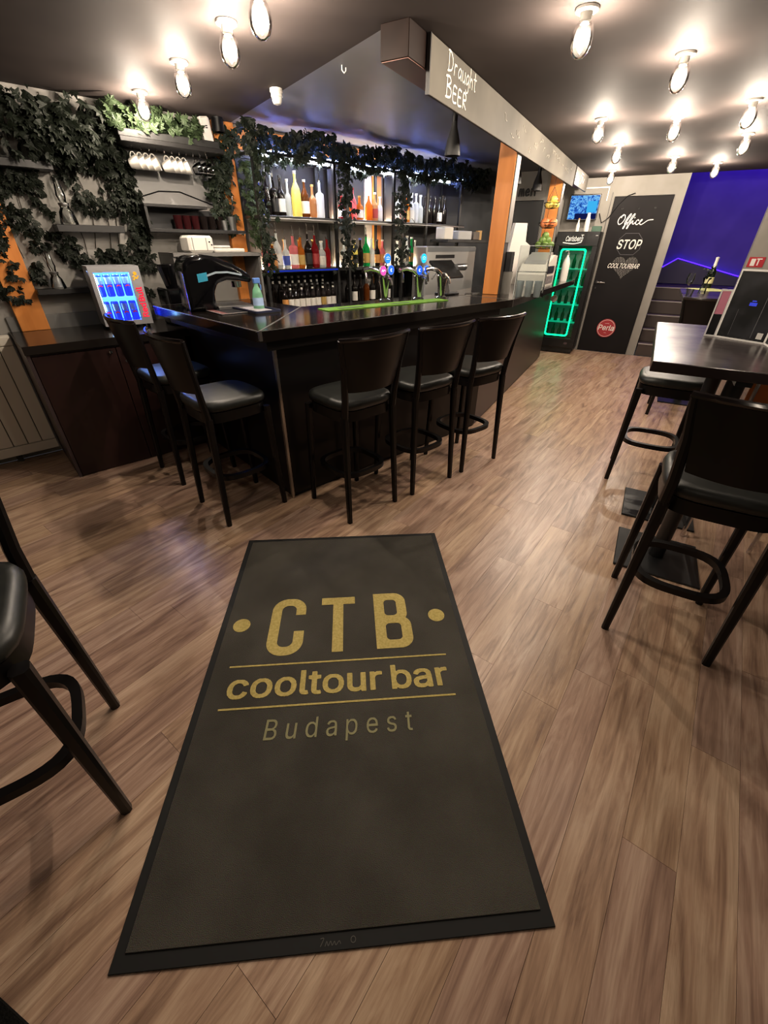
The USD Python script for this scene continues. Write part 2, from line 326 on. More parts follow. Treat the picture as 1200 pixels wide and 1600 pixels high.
part(btop, 'top', bx(0, 5.3, 0, .715, .905, CAB), pm('worktop_dark', '1d1917', .2), smooth=False)
part(btop, 'upstand', bx(0.02, 1.75, .70, .715, CAB, CAB + .10), pm('upstand_grey', '6a6a68', .5), smooth=False)
part(btop, 'base', bx(1.1, 5.25, .10, .70, .0, .905), BLACK(), smooth=False)

rad = thing('radiator_cover', 'cream white radiator cover of upright slats left of the dark cabinet', 'radiator', W(-.27, -.134), AW)
CREAM = pm('cream_paint', 'd6cfc2', .5)
part(rad, 'rail', bx(-1.3, 0, .0, .11, .885, .945, .004), CREAM, smooth=False)
part(rad, 'rail', bx(-1.3, 0, .0, .025, .075, .15, .004), CREAM, smooth=False)
for k in range(14):
    part(rad, 'slat', bx(-.0935 * (k + 1) + .004, -.0935 * k - .001, .006, .025, .153, .882, .004), CREAM, smooth=False)
part(rad, 'backing', bx(-1.3, -.002, .03, .11, .08, .884), pm('radiator_gap', '3a3833', .7), smooth=False)
part(rad, 'foot', bx(-.30, -.26, .07, .1, 0, .08), pm('radiator_gap', '3a3833', .7), smooth=False); part(rad, 'foot', bx(-1.2, -1.16, .07, .1, 0, .08), pm('radiator_gap', '3a3833', .7), smooth=False)

# orange posts and beams
ORANGE = nm('orange_timber', 'c87a36', 'd88a44', 4.0, .45, .4, stretch=(3, 3, .4), obj=True)
solo('wooden_post', 'orange painted timber post standing on the worktop left of the can fridge', 'post', bx(-.18, 0, -.05, -.002, 0, CEIL - CAB - .001, .003), ORANGE, W(0, 0, CAB), AW, smooth=False)
solo('wooden_post', 'orange painted timber post with ivy between the cup shelf and the bottle rack', 'post', bx(-.09, .09, -.05, -.002, 0, CEIL - CAB - .001, .003), ORANGE, W(1.70, 0, CAB), AW, smooth=False)
solo('wooden_post', 'orange painted timber post seen behind the bottles of the back rack', 'post', bx(-.06, .06, -.04, -.003, 0, CEIL - CAB - .001, .003), ORANGE, W(3.43, 0, CAB), AW, smooth=False)
solo('wooden_rail', 'orange timber rail under the ceiling above the bottle rack', 'beam', bx(1.8, 3.25, -.06, -.002, 0, .14, .003), ORANGE, W(0, 0, 2.215), AW, smooth=False)
solo('wall_strip', 'white upright strip beside the orange post behind the bottles', 'trim', bx(-.05, .05, -.025, -.002, 0, 1.25, .002), pm('strip_white', 'cfcbc6', .5), W(3.31, 0, CAB), AW, smooth=False)
colm = thing('bar_column', 'tall orange column rising from the bar counter to the ceiling beam', 'column', BW(2.06, .085, CTOP), AB)
H_ = CEIL - .129 - CTOP
part(colm, 'core', bx(-.06, .06, -.075, .075, 0.0015, H_), pm('column_dark', '2b2624', .45), smooth=False)
part(colm, 'front_board', bx(-.068, -.06, -.074, .074, 0.0015, H_, .002), ORANGE, smooth=False, label='orange front board')
part(colm, 'side_board', bx(-.06, .06, -.083, -.075, .42, H_, .002), pm('column_board_grey', '6c6660', .5), smooth=False, label='grey side board')
colm2 = thing('bar_column', 'far orange column beside the fruit basket and the drinks fridge', 'column', BW(4.15, .085, CTOP), AB)
part(colm2, 'core', bx(-.06, .06, -.075, .075, 0.0015, H_), pm('column_dark', '2b2624', .45), smooth=False)
part(colm2, 'front_board', bx(-.068, -.06, -.074, .074, 0.0015, H_, .002), ORANGE, smooth=False, label='orange front board')
part(colm2, 'side_board', bx(-.06, .06, -.083, -.075, .3, H_, .002), pm('column_board_grey', '6c6660', .5), smooth=False)

# ceiling beam with chalk boards
beam = thing('ceiling_beam', 'long brown boxed beam under the ceiling over the bar front', 'beam', BW(0, 0, CEIL), AB)
part(beam, 'core', bx(0, 5.75, 0.0, .15, -.125, -.001, .003), nm('beam_brown', '1b120f', '251a16', 5, .5, .1, obj=True), smooth=False)
part(beam, 'underside_board', bx(.004, 5.75, .004, .146, -.1275, -.1252), pm('beam_under', '6b3a28', .5), smooth=False, label='reddish brown underside board')
SLATE = nm('chalkboard', '4b4842', '68635a', 1.6, .7, .15, obj=True, lo=.3, hi=.7, detail=6)
sign = thing('chalkboard_sign', 'long grey chalkboard on the beam lettered Draught BEER', 'sign', BW(.19, -.005, CEIL), AB)
part(sign, 'board', bx(0, 4.35, -.018, -.0005, -.215, -.003, .002), SLATE, smooth=False)
part(sign, 'edge', bx(-.010, 0, -.019, -.0005, -.217, -.003), pm('sign_edge', '15100f', .5), smooth=False)
CHALK = pm('chalk', 'cfcac0', .85); CHALK2 = pm('faint_chalk', '8f8a80', .85)
def on_board(m, x, z, y=-.0182): return mv(stand(m), x, y, z)
def hand_text(s, h, wd, kx=1.0):   # simple hand-lettered glyphs
    G_ = {'D': [[(.1, 0), (.12, 1)], [(.0, .98), (.35, .95), (.62, .6), (.5, .15), (.0, .0)]], 'r': [[(.05, 0), (.1, .55)], [(.1, .4), (.25, .55), (.38, .52)]],
          'a': [[(.42, .45), (.25, .55), (.05, .3), (.15, .02), (.38, .25), (.42, .5), (.42, .1), (.5, 0)]], 'u': [[(.05, .55), (.08, .1), (.25, 0), (.42, .25), (.42, .55), (.42, .1), (.5, 0)]],
          'g': [[(.42, .45), (.25, .55), (.05, .3), (.15, .02), (.38, .25), (.42, .5), (.42, -.25), (.2, -.42), (.02, -.3)]], 'h': [[(.05, 1), (.06, 0)], [(.06, .3), (.25, .52), (.4, .35), (.42, 0)]],
          't': [[(.2, .95), (.2, .1), (.32, 0)], [(.0, .6), (.45, .64)]], 'B': [[(.1, 0), (.12, 1)], [(-.02, .95), (.35, 1), (.5, .78), (.15, .55)], [(.15, .55), (.55, .45), (.5, .1), (.0, .0)]],
          'E': [[(.45, .72), (.1, .72), (.08, 0), (.48, 0)], [(.1, .38), (.38, .4)]], 'R': [[(.1, 0), (.1, .72), (.4, .7), (.42, .45), (.1, .36), (.48, 0)]], 'm': [[(0, .0), (.06, .55)], [(.05, .35), (.2, .55), (.28, .0)], [(.28, .35), (.42, .55), (.5, .0)]],
          'e': [[(.05, .28), (.4, .32), (.28, .55), (.08, .35), (.15, .02), (.42, .08)]], 'n': [[(.05, 0), (.06, .55)], [(.06, .3), (.25, .55), (.4, .35), (.44, 0)]]}
    adv = {'D': .8, 'B': .75, 't': .5, 'm': .65}
    ls, x = [], 0
    for ch in s:
        for l in G_[ch]: ls.append([((px + x) * h * kx, py * h) for px, py in l])
        x += adv.get(ch, .6)
    return strokes(ls, wd)
part(sign, 'lettering', on_board(hand_text('Draught', .075, .0075, 1.35), .21, -.083), CHALK, smooth=False, label='chalk lettering Draught')
part(sign, 'lettering', on_board(hand_text('BEER', .082, .0095, 1.5), .20, -.183), CHALK, smooth=False, label='chalk lettering BEER')
sc = []
for k in range(16):
    x = 1.25 + .185 * k + rng.uniform(-.03, .03); z = -.05 - .13 * rng.random() * .9
    sc.append([(x + .02 * i + rng.uniform(-.01, .01), z + rng.uniform(-.022, .022)) for i in range(rng.randint(4, 8))])
part(sign, 'chalk_scrawl', on_board(strokes(sc, .006), 0, 0), CHALK2, smooth=False, label='faint wiped chalk scrawl')
sign2 = thing('chalkboard_sign', 'short dark chalkboard at the far end of the beam by the end wall', 'sign', BW(4.62, -.005, CEIL), AB)
part(sign2, 'board', bx(0, 1.05, -.018, -.0005, -.185, -.003, .002), pm('dark_slate', '57534e', .5), smooth=False)
part(sign2, 'chalk_swirl', on_board(strokes([[(.36, -.12), (.42, -.05), (.5, -.1), (.44, -.14), (.55, -.06), (.62, -.12), (.7, -.07)], [(.4, -.03), (.6, -.035)]], .008), 0, 0), CHALK, smooth=False)

# entrance mat
am = 4.7
mat = thing('floor_mat', 'dark grey entrance mat with yellow CTB cooltour bar Budapest lettering', 'mat', (-.178, 1.165, 0.0005), am)
part(mat, 'rubber_border', bx(-.575, .575, -.8975, .8975, 0, .004, .0015), pm('mat_rubber', '080807', .7), smooth=False)
MATP = nm('mat_pile', '3a3833', '474640', 60, .95, .1, obj=True, bump=.5, detail=3, lo=.3, hi=.7)
MATP = usdkit.material(stage, '/World/Looks/mat_carpet', {'g': ('texture_coordinate', {}), 'n': ('noise_texture', {'scale': 3.2, 'detail': 5}), 'n2': ('noise_texture', {'scale': 420.0, 'detail': 2}),
    'r': ('rgb_ramp', {'ramp': [(.35, lin('423f39')), (.66, lin('524f48'))]}), 'm': ('mix_color', {'blend_type': 'overlay', 'fac': .55}), 'b': ('bump', {'strength': .6, 'distance': .003}),
    'p': ('principled_bsdf', {'roughness': .95, 'specular_ior_level': .1, 'sheen_weight': .15})},
    [('g.object', 'n.vector'), ('g.object', 'n2.vector'), ('n.fac', 'r.fac'), ('r.color', 'm.a'), ('n2.color', 'm.b'), ('m.result', 'p.base_color'), ('n2.fac', 'b.height'), ('b.normal', 'p.normal')], surface='p.BSDF')
part(mat, 'carpet', bx(-.547, .547, -.862, .870, .004, .0075, .001), MATP, smooth=False)
GOLD = nm('mat_yellow', 'bba763', 'cfbc76', 90, .95, .1, obj=True, detail=3)
zt = .0076
def flat(m, x, y): return mv(m, x, y, zt)
def capC():
    o = sbox(-.082, 0, .082, .345).buffer(-.075).buffer(.075); i = sbox(-.035, .047, .035, .298).buffer(-.03).buffer(.03)
    return ext(o.difference(i).difference(sbox(.03, .135, .1, .235)), 0, .0012)
def capB():
    o = unary_union([sbox(-.085, .15, .075, .345).buffer(-.06).buffer(.06), sbox(-.085, 0, .087, .19).buffer(-.06).buffer(.06), sbox(-.085, 0, -.03, .345)])
    return ext(o.difference(sbox(-.035, .047, .038, .145).buffer(-.02).buffer(.02)).difference(sbox(-.035, .195, .027, .298).buffer(-.02).buffer(.02)), 0, .0012)
part(mat, 'letter', flat(capC(), -.262, .026), GOLD, smooth=False, label='yellow letter C')
part(mat, 'letter', flat(ext(unary_union([sbox(-.025, 0, .025, .335), sbox(-.083, .288, .083, .335)]), 0, .0012), -.022, .030), GOLD, smooth=False, label='yellow letter T')
part(mat, 'letter', flat(capB(), .240, .032), GOLD, smooth=False, label='yellow letter B')
for x in (-.477, .457): part(mat, 'dot', flat(cyl(.04, 0, .0012, 28), x, .213), GOLD, smooth=False)
for y in (-.018, -.212): part(mat, 'line', flat(bx(-.48, .458, -.004, .004, 0, .0012), 0, y), GOLD, smooth=False)
for w_, x_, l_ in (('cooltour', -.465, .633), ('bar', .205, .24)):
    t = text(w_, .108, 1, 0, True, .0012); t.apply_transform(np.diag([l_ / (t.bounds[1][0] - t.bounds[0][0]), 1, 1, 1]))
    part(mat, 'lettering', flat(mv(t, -t.bounds[0][0]), x_, -.166), GOLD, smooth=False, label='yellow lettering ' + w_)
t = text('Budapest', .078, .92, .06, False, .0012, track=.042); s_ = .555 / (t.bounds[1][0] - t.bounds[0][0]); t.apply_transform(np.diag([s_, 1, 1, 1])); t = mv(t, -t.bounds[0][0])
part(mat, 'lettering', flat(t, -.287, -.343), pm('mat_pale_thread', '94906a', .95), smooth=False, label='pale lettering Budapest')
mk = text('Berendsen', .016, 1, 0, False, .0006) if False else strokes([[(0, 0), (.008, .014), (.0, .014)], [(.012, 0), (.016, .008), (.02, 0), (.026, .008), (.03, 0), (.036, .007), (.04, 0), (.048, .007), (.052, .002)]], .002, .0006)
part(mat, 'maker_mark', mv(cat(mk, mv(ext(Point(0, .007).buffer(.007).difference(Point(0, .007).buffer(.005)), 0, .0006), .085)), -.05, -.887, .0042), pm('mat_mark', '55534e', .8), smooth=False)

solo('doormat', 'black rough mat, only its corner showing at the bottom left of the picture', 'mat', bx(-.9, 0, -.6, 0, 0, .009, .003), nm('doormat_black', '141413', '1d1c1a', 200, .95, .1, obj=True, bump=.6), (-.735, .115, .0005), -22, smooth=False)
# ------------------------------------------------------------------ bar stools
STW = pm('stool_wood', '0d0a0a', .36, 0, .3); STL = nm('black_leather', '191b1a', '20221f', 30, .42, .5, obj=True, bump=.08); STR = pm('stool_rail', '1a1515', .16)
def super_ring(r, n=3.6, steps=48, dy=0.0):
    a = np.arange(steps) * 2 * np.pi / steps
    c, s_ = np.cos(a), np.sin(a)
    k = (np.abs(c) ** n + np.abs(s_) ** n) ** (-1 / n)
    return np.stack([r * k * c, r * k * s_ + dy], 1)
def bar_leg(p, q, w0, w1):
    """a square tapering leg from p (floor) to q"""
    out = []
    for (c, w) in ((np.array(p), w0), (np.array(q), w1)):
        h, e = w / 2, w / 2 * .55
        for sx, sy in ((h, e), (e, h), (-e, h), (-h, e), (-h, -e), (-e, -h), (e, -h), (h, -e)): out.append(c + (sx, sy, 0))
    return trimesh.convex.convex_hull(np.array(out))
def make_stool(name, label, loc, rz, group, back=True):
    t = thing(name, label, 'bar stool', loc, rz, group)
    prof = [(0, .725), (.19, .725), (.207, .735), (.212, .755), (.205, .778), (.18, .790), (0, .796)]
    pr = super_ring(1, 4.2, 40); vs, fs = [], []
    for r, z in prof[1:-1]:
        vs.append(np.column_stack([pr * r, np.full(40, z)]))
    vs = np.vstack(vs + [np.array([[0, 0, .725], [0, 0, .7955]])]); K = len(prof) - 2
    for i in range(K - 1):
        for k in range(40):
            q = (k + 1) % 40; fs += [(i * 40 + k, i * 40 + q, (i + 1) * 40 + q), (i * 40 + k, (i + 1) * 40 + q, (i + 1) * 40 + k)]
    for k in range(40): fs += [(K * 40, (k + 1) % 40, k), (K * 40 + 1, (K - 1) * 40 + k, (K - 1) * 40 + (k + 1) % 40)]
    part(t, 'seat', trimesh.Trimesh(vs, fs, process=False), STL, smooth=50, label='black leather seat pad')
    part(t, 'seat_frame', ext(Polygon(super_ring(.198, 4.2, 40)).difference(Polygon(super_ring(.165, 4.2, 40))), .665, .7245), STW)
    for sx in (-1, 1):
        part(t, 'leg', bar_leg((sx * .197, .205, 0), (sx * .185, .18, .70), .030, .042), STW, smooth=30)
    for sx in (-1, 1):
        part(t, 'leg', bar_leg((sx * .203, -.215, 0), (sx * .186, -.185, .70), .030, .042), STW, smooth=30)
    ro, ri = Polygon(super_ring(.188, 3.2, 48)), Polygon(super_ring(.160, 3.2, 48))
    part(t, 'foot_ring', ext(ro.difference(ri), .285, .315), STW, smooth=30)
    if back:
        for sx in (-1, 1):
            part(t, 'upright', tube([(sx * .186, -.187, .69), (sx * .188, -.20, .80), (sx * .205, -.222, .97), (sx * .235, -.245, 1.125)], [.021, .020, .018, .015], 8), STW)
        n = 14; vv = []
        for zi, z in enumerate((.845, .93, 1.02, 1.115)):
            hw = (.170, .188, .206, .226)[zi]; yb = (-.200, -.213, -.228, -.243)[zi]
            for k in range(n + 1):
                x = -1 + 2 * k / n; y = yb - .05 * (1 - x * x)
                vv.append((x * hw, y, z))
        vv = np.array(vv); N = n + 1; f = []
        for i in range(3):
            for k in range(n): f += [(i * N + k, i * N + k + 1, (i + 1) * N + k + 1), (i * N + k, (i + 1) * N + k + 1, (i + 1) * N + k)]
        f = np.array(f); back_ = vv + (0, -.014, 0); m = len(vv); bd = []
        loop = list(range(N)) + [N * (i + 1) - 1 for i in range(1, 4)] + [3 * N + k for k in range(n - 1, -1, -1)] + [N * i for i in range(2, 0, -1)]
        for a_, b_ in zip(loop, loop[1:] + loop[:1]): bd += [(a_, a_ + m, b_ + m), (a_, b_ + m, b_)]
        pm_ = trimesh.Trimesh(np.vstack([vv, back_]), np.vstack([f[:, ::-1], f + m, np.array(bd)]), process=False); trimesh.repair.fix_normals(pm_)
        part(t, 'backrest', pm_, STW, smooth=40)
        part(t, 'back_rail', tube([(x * .236, -.250 - .05 * (1 - x * x), 1.126) for x in np.linspace(-1.04, 1.04, 17)], .0125, 8), STR, label='glossy curved top rail')
    return t
G1 = 'bar stools around the bar'
stool = make_stool('bar_stool', 'black bar stool on the long bar side nearest the counter corner', W(1.117, -2.583 + .215), 0, G1)
def face(cx, cy, ang): return (cx, cy, 0), ang - 90
def place(mid, ang, label, off=.215, group=G1):
    a = math.radians(ang); return dup(stool, 'bar_stool', (mid[0] + off * math.cos(a), mid[1] + off * math.sin(a), 0), ang - 90, label)
UsdGeom.Xformable(stool).GetOrderedXformOps()[0].Set(Gf.Vec3d(-.0725 + .215 * math.cos(math.radians(132.8)), 2.3545 + .215 * math.sin(math.radians(132.8)), 0)); UsdGeom.Xformable(stool).GetOrderedXformOps()[1].Set(42.8)
place((.358, 2.724), 131.0, 'black bar stool in the middle of the three at the long bar side')
place((.7755, 3.082), 129.0, 'black bar stool furthest along the long bar side, its foot ring clear of the bar')
place((-1.1395, 2.318), 44.5, 'black bar stool at the short end of the bar, the nearer of two there')
place((-1.658, 2.847), 46.0, 'black bar stool at the short end of the bar close to the brown cabinet')
place((1.2385, 1.252), 60.3, 'large black bar stool in the right foreground with its back turned, at the high table')
place((-1.098 - .215 * math.cos(math.radians(-56)), .642 - .215 * math.sin(math.radians(-56))), -56, 'black bar stool cut off by the left edge beside the entrance mat')
bst = make_stool('backless_stool', 'black backless bar stool tucked under the far end of the high table', (2.03, 2.95, 0), -29.7, None, back=False)
# ------------------------------------------------------------------ high tables on the right
TT = nm('table_top_dark', '251d1d', '362b2b', 2.6, .16, .5, obj=True, r2=.34, lo=.3, hi=.7)
def high_table(label, corner, L_, w_, pedestals):
    t = thing('high_table', label, 'table', (corner[0], corner[1], 0), AB)
    part(t, 'table_top', bx(0, L_, -w_, 0, 1.055, 1.10, .003), TT, smooth=False)
    for k, x in enumerate(pedestals):
        part(t, 'base_plate', bx(x - .21, x + .21, -w_ / 2 - .21, -w_ / 2 + .21, 0, .012, .003), pm('base_black', '17181a', .4), smooth=False)
        part(t, 'pedestal', cyl(.038, .012, 1.03, 18, x, -w_ / 2), pm('base_black', '17181a', .4))
        part(t, 'top_bracket', bx(x - .15, x + .15, -w_ / 2 - .03, -w_ / 2 + .03, 1.03, 1.055), pm('base_black', '17181a', .4), smooth=False)
    return t
high_table('long dark glossy high table at the right edge with a menu stand on it', (1.201, 1.922), 1.33, .72, (.18, .78))
high_table('small dark high table further back holding a champagne bottle', (2.979, 4.626), 1.35, .66, (.45,))
place((3.03, 4.25), 60.3, 'black bar stool at the further high table, half hidden by the menu stand')
orc = thing('orange_chair', 'orange plywood chair back showing under the high table at the right edge', 'chair', (2.114, 2.165, 0), -29.7)
OP = nm('orange_plywood', 'b0622a', 'c27436', 5, .4, .4, obj=True)
bk = sbox(-.19, .70, .19, 1.0).buffer(-.06).buffer(.06).difference(sbox(-.045, .86, .045, .89).buffer(.012))
part(orc, 'backrest', mv(stand(ext(bk, 0, .012)), 0, -.16, 0), OP, smooth=30)
part(orc, 'seat', ext(sbox(-.19, -.18, .19, .19).buffer(-.05).buffer(.05), .44, .455), OP, smooth=30)
for sx in (-1, 1): part(orc, 'leg', tube([(sx * .17, -.168, .0), (sx * .165, -.165, .96)], .012), CHROME())
for sx in (-1, 1): part(orc, 'leg', tube([(sx * .17, .17, .0), (sx * .16, .15, .45)], .012), CHROME())

# menu stand: three clear panels with dark photo cards
PINK = pm('menu_pink', 'c97f93', .4); MB = nm('menu_photo', '0e0f10', '2b2c30', 9, .35, .4, obj=True, lo=.4, hi=.75, detail=6)
menu = thing('menu_stand', 'trifold acrylic menu stand with white rims on the near high table', 'menu stand', (1.855, 2.545, 1.1005), -62)
def panel(p, q, z1, pink, tilt=0.0):
    p, q = np.array(p), np.array(q); L_ = np.linalg.norm(q - p); a = math.degrees(math.atan2(q[1] - p[1], q[0] - p[0]))
    def place_(m): return mv(rot(m, a), p[0], p[1], 0)
    fr = cat(bx(0, L_, -.004, .004, 0, .008), bx(0, L_, -.004, .004, z1 - .008, z1), bx(0, .007, -.004, .004, .008, z1 - .008), bx(L_ - .007, L_, -.004, .004, .008, z1 - .008))
    part(menu, 'rim', place_(fr), pm('white_rim', 'dedcd8', .35), smooth=False)
    part(menu, 'card', place_(bx(.008, L_ - .008, -.0025, .0025, .009, z1 * (.52 if pink else 1) - .01)), MB, smooth=False)
    if pink: part(menu, 'card', place_(bx(.008, L_ - .008, -.0026, .0026, z1 * .52 - .008, z1 - .009)), PINK, smooth=False, label='pink upper card')
    return place_, L_
panel((-.02, -.005), (.028, .02), .238, True)
pl_, L_ = panel((.03, .018), (.275, .02), .335, False)
panel((.277, .018), (.335, -.05), .238, True)
part(menu, 'print', pl_(cat(bx(.10, .135, -.0032, -.0026, .17, .186), bx(.108, .128, -.0032, -.0026, .190, .196))), pm('print_blue', '2c3fd8', .4, emit='2c3fd8', es=.3), smooth=False, label='small blue mark')
part(menu, 'fold_line', pl_(cat(bx(.168, .171, -.0034, -.0026, .02, .32), bx(.06, .0615, -.0034, -.0026, .02, .15))), pm('fold_grey', '5d5d60', .4), smooth=False)
part(menu, 'sticker', pl_(bx(.195, .222, -.0036, -.0026, .02, .05)), pm('sticker_white', 'c9c7c2', .5), smooth=False)

# on the further table
plm = solo('placemat', 'yellow green paper placemat on the further high table', 'placemat', bx(-.22, .22, -.16, .16, 0, .002), pm('placemat_lime', 'b5b878', .7), (3.90, 5.62, 1.1005), AB + 30, smooth=False)
def bottle_profile(h, r, neck, nl, sh=.1):
    return [(0, 0), (r * .85, 0), (r, .012), (r, h * (1 - nl - sh)), (r * .86, h * (1 - nl - sh * .55)), (neck * 1.25, h * (1 - nl)), (neck, h * (1 - nl * .6)), (neck, h * .985), (neck * 1.15, h * .985), (neck * 1.15, h), (0, h)]
ch = thing('champagne_bottle', 'dark champagne bottle with white foil neck on the further high table', 'bottle', (4.00, 5.84, 1.103))
part(ch, 'glass', lathe(bottle_profile(.30, .044, .014, .26, .22), 22), liquor('dark_green_glass', '0f1a10', .15))
part(ch, 'foil', lathe([(0.0165, .20), (.020, .205), (.0172, .24), (.0172, .312), (.0205, .325), (0, .33)], 18), pm('foil_white', 'd9d6d0', .35))
part(ch, 'label', lathe([(.0446, .05), (.0446, .12)], 22), pm('label_cream', 'cfc79a', .6))
def wine_glass(label, loc, s=1.0):
    g_ = thing('wine_glass', label, 'glass', loc)
    part(g_, 'bowl', lathe([(.004 * s, .075 * s), (.028 * s, .095 * s), (.036 * s, .13 * s), (.029 * s, .185 * s), (.028 * s, .185 * s), (.034 * s, .13 * s), (.026 * s, .098 * s), (0, .08 * s)], 20), solid_glass())
    part(g_, 'stem', lathe([(0, 0), (.034 * s, 0), (.034 * s, .003 * s), (.006 * s, .008 * s), (.004 * s, .075 * s), (0, .08 * s)], 18), solid_glass()); return g_
wine_glass('clear stemmed glass nearest on the further high table', (3.30, 5.12, 1.1005), 1.05)
vs_ = thing('glass_vase', 'clear glass vase of dark leaves in front of the champagne bottle', 'vase', (3.50, 5.16, 1.1005))
part(vs_, 'vase', lathe([(0, 0), (.036, 0), (.03, .06), (.022, .10), (.034, .15), (.033, .15), (.020, .10), (.028, .06), (.034, .004), (0, .004)], 20), solid_glass())
def leaf_shape(L_, w_):
    return np.array([(0, 0, 0), (.28 * w_, .18 * L_, .04 * L_), (.5 * w_, .42 * L_, .02 * L_), (.2 * w_, .75 * L_, -.02 * L_), (0, L_, -.08 * L_), (-.2 * w_, .75 * L_, -.02 * L_), (-.5 * w_, .42 * L_, .02 * L_), (-.28 * w_, .18 * L_, .04 * L_), (0, .4 * L_, -.05 * L_)]), [(8, i, (i + 1) % 8) for i in range(8)]
def ivy_shape(s):
    o = [(0, 0), (.30, .02), (.52, .22), (.33, .34), (.42, .62), (.18, .60), (0, 1.0), (-.18, .60), (-.42, .62), (-.33, .34), (-.52, .22), (-.30, .02)]
    z = [0, .0, -.08, .02, -.06, .04, -.1, .04, -.06, .02, -.08, 0]
    v = np.array([(x * s, y * s, k * s) for (x, y), k in zip(o, z)] + [(0, .35 * s, .03 * s)])
    return v, [(12, i, (i + 1) % 12) for i in range(12)]
def rand_rot(r_, hang=0.0):
    """leaf turned to face out of the wall (-y), tip down, with scatter"""
    a = RM(math.radians(90), (1, 0, 0)) @ RM(math.radians(180 if hang else 0), (0, 0, 1))
    return RM(r_.uniform(-.9, .9), (0, 0, 1)) @ RM(r_.uniform(-.9, .6), (1, 0, 0)) @ RM(r_.gauss(0, .6), (0, 1, 0)) @ a
def leaves(n, pos, size, seed, hang=1, shape=ivy_shape):
    r_ = random.Random(seed); out = []
    for k in range(n):
        s = r_.uniform(*size); v, f = shape(s) if shape is ivy_shape else shape(s, s * .55)
        T = rand_rot(r_, hang) if shape is ivy_shape else RM(r_.uniform(0, 6.3), (0, 0, 1)) @ RM(r_.uniform(.1, 1.3), (1, 0, 0))
        T = TM(pos(r_)) @ T
        out.append((v @ T[:3, :3].T + T[:3, 3], f))
    return out
def merge(ls):
    v = np.vstack([l[0] for l in ls]); o = np.cumsum([0] + [len(l[0]) for l in ls[:-1]])
    return trimesh.Trimesh(v, np.vstack([np.array(l[1]) + k for l, k in zip(ls, o)]), process=False)
fl = leaves(22, lambda r_: (r_.gauss(0, .018), r_.gauss(0, .018), r_.uniform(.12, .24)), (.04, .06), 5, 0, leaf_shape)
def leafmat(name, c1, c2, c3, tr=.25):
    MATS[name] = usdkit.material(stage, '/World/Looks/' + name, {'g': ('geometry', {}), 'r': ('rgb_ramp', {'ramp': [(0, lin(c1)), (.55, lin(c2)), (1, lin(c3))]}),
        'p': ('principled_bsdf', {'roughness': .6, 'specular_ior_level': .3}), 't': ('translucent_bsdf', {}), 'x': ('mix_closure', {'fac': tr})},
        [('g.random_per_island', 'r.fac'), ('r.color', 'p.base_color'), ('r.color', 't.color'), ('p.BSDF', 'x.closure1'), ('t.BSDF', 'x.closure2')], surface='x.closure'); return MATS[name]
IVY = leafmat('ivy_leaf', '1f281b', '364230', '55624a'); IVYL = leafmat('ivy_leaf_bright', '2c3a22', '4a5c38', '6f8055'); IVYD = leafmat('ivy_leaf_dark', '191f16', '2a3324', '414b37')
part(vs_, 'leaves', merge(fl), IVYD, smooth=False, kind='stuff')
tl = solo('tealight_holder', 'small frosted candle glass at the left edge of the further high table', 'candle holder', lathe([(0, 0), (.026, 0), (.034, .07), (.032, .07), (.025, .006), (0, .006)], 18), pane('frosted_glass', (.8, .8, .78), .3, 1.7), (3.12, 4.78, 1.1005))

# ------------------------------------------------------------------ drinks fridge with neon frame
fr = thing('drinks_fridge', 'tall black Carlsberg drinks fridge with glowing green door frame', 'fridge', (2.596, 7.542, 0), AE)
FW, FH = .60, 1.71
FB = pm('fridge_black', '141416', .32)
part(fr, 'body', cat(bx(0, .03, .04, .62, .06, FH), bx(FW - .03, FW, .04, .62, .06, FH), bx(.03, FW - .03, .59, .62, .06, FH), bx(.03, FW - .03, .04, .59, FH - .03, FH), bx(.03, FW - .03, .04, .59, .06, .22)), FB, smooth=False)
part(fr, 'door', cat(bx(0, FW, 0, .038, 1.53, FH, .004), bx(0, FW, 0, .038, .10, .24, .004), bx(0, .065, 0, .038, .24, 1.53), bx(FW - .065, FW, 0, .038, .24, 1.53)), FB, smooth=False)
part(fr, 'foot', cat(cyl(.02, 0, .06, 12, .06, .1), cyl(.02, 0, .06, 12, FW - .06, .1), cyl(.02, 0, .06, 12, .06, .56), cyl(.02, 0, .06, 12, FW - .06, .56)), BLACKP())
part(fr, 'plinth', bx(.02, FW - .02, .03, .06, .012, .06), BLACKP(), smooth=False)
a_, b_ = .10, FW - .16
def rr(x0, x1, z0, z1, r_): return sbox(x0, z0, x1, z1).buffer(-r_).buffer(r_)
part(fr, 'neon_frame', mv(stand(ext(rr(.10, .47, .27, 1.50, .04).difference(rr(.125, .445, .295, 1.475, .03)), 0, .012)), 0, -.001, 0), glow('neon_green', '10f08e', 2.4), smooth=False, label='glowing green neon frame')
part(fr, 'interior', cat(bx(.04, .56, .57, .585, .24, 1.5)), pm('fridge_liner', '0a6a50', .5, emit='00c890', es=.8), smooth=False, label='green lit interior')
for k, z in enumerate((.46, .72, .98, 1.22)):
    part(fr, 'shelf', bx(.04, .56, .1, .56, z, z + .012), pm('fridge_shelf', '0a5a48', .4, emit='00d69a', es=.5), smooth=False)
part(fr, 'glass_pane', bx(.066, FW - .066, .014, .018, .241, 1.529), GLASS(), smooth=False)
pl = UsdLux.RectLight.Define(stage, str(fr.GetPath()) + '/inner_lamp'); pl.CreateWidthAttr(.45); pl.CreateHeightAttr(.1); pl.CreateIntensityAttr(9); pl.CreateColorAttr((0.0, 0.9, .45)); pl.AddTranslateOp().Set(Gf.Vec3d(.3, .2, 1.49))
cs = text('Carlsberg', .062, .62, .16, True, .002, True)
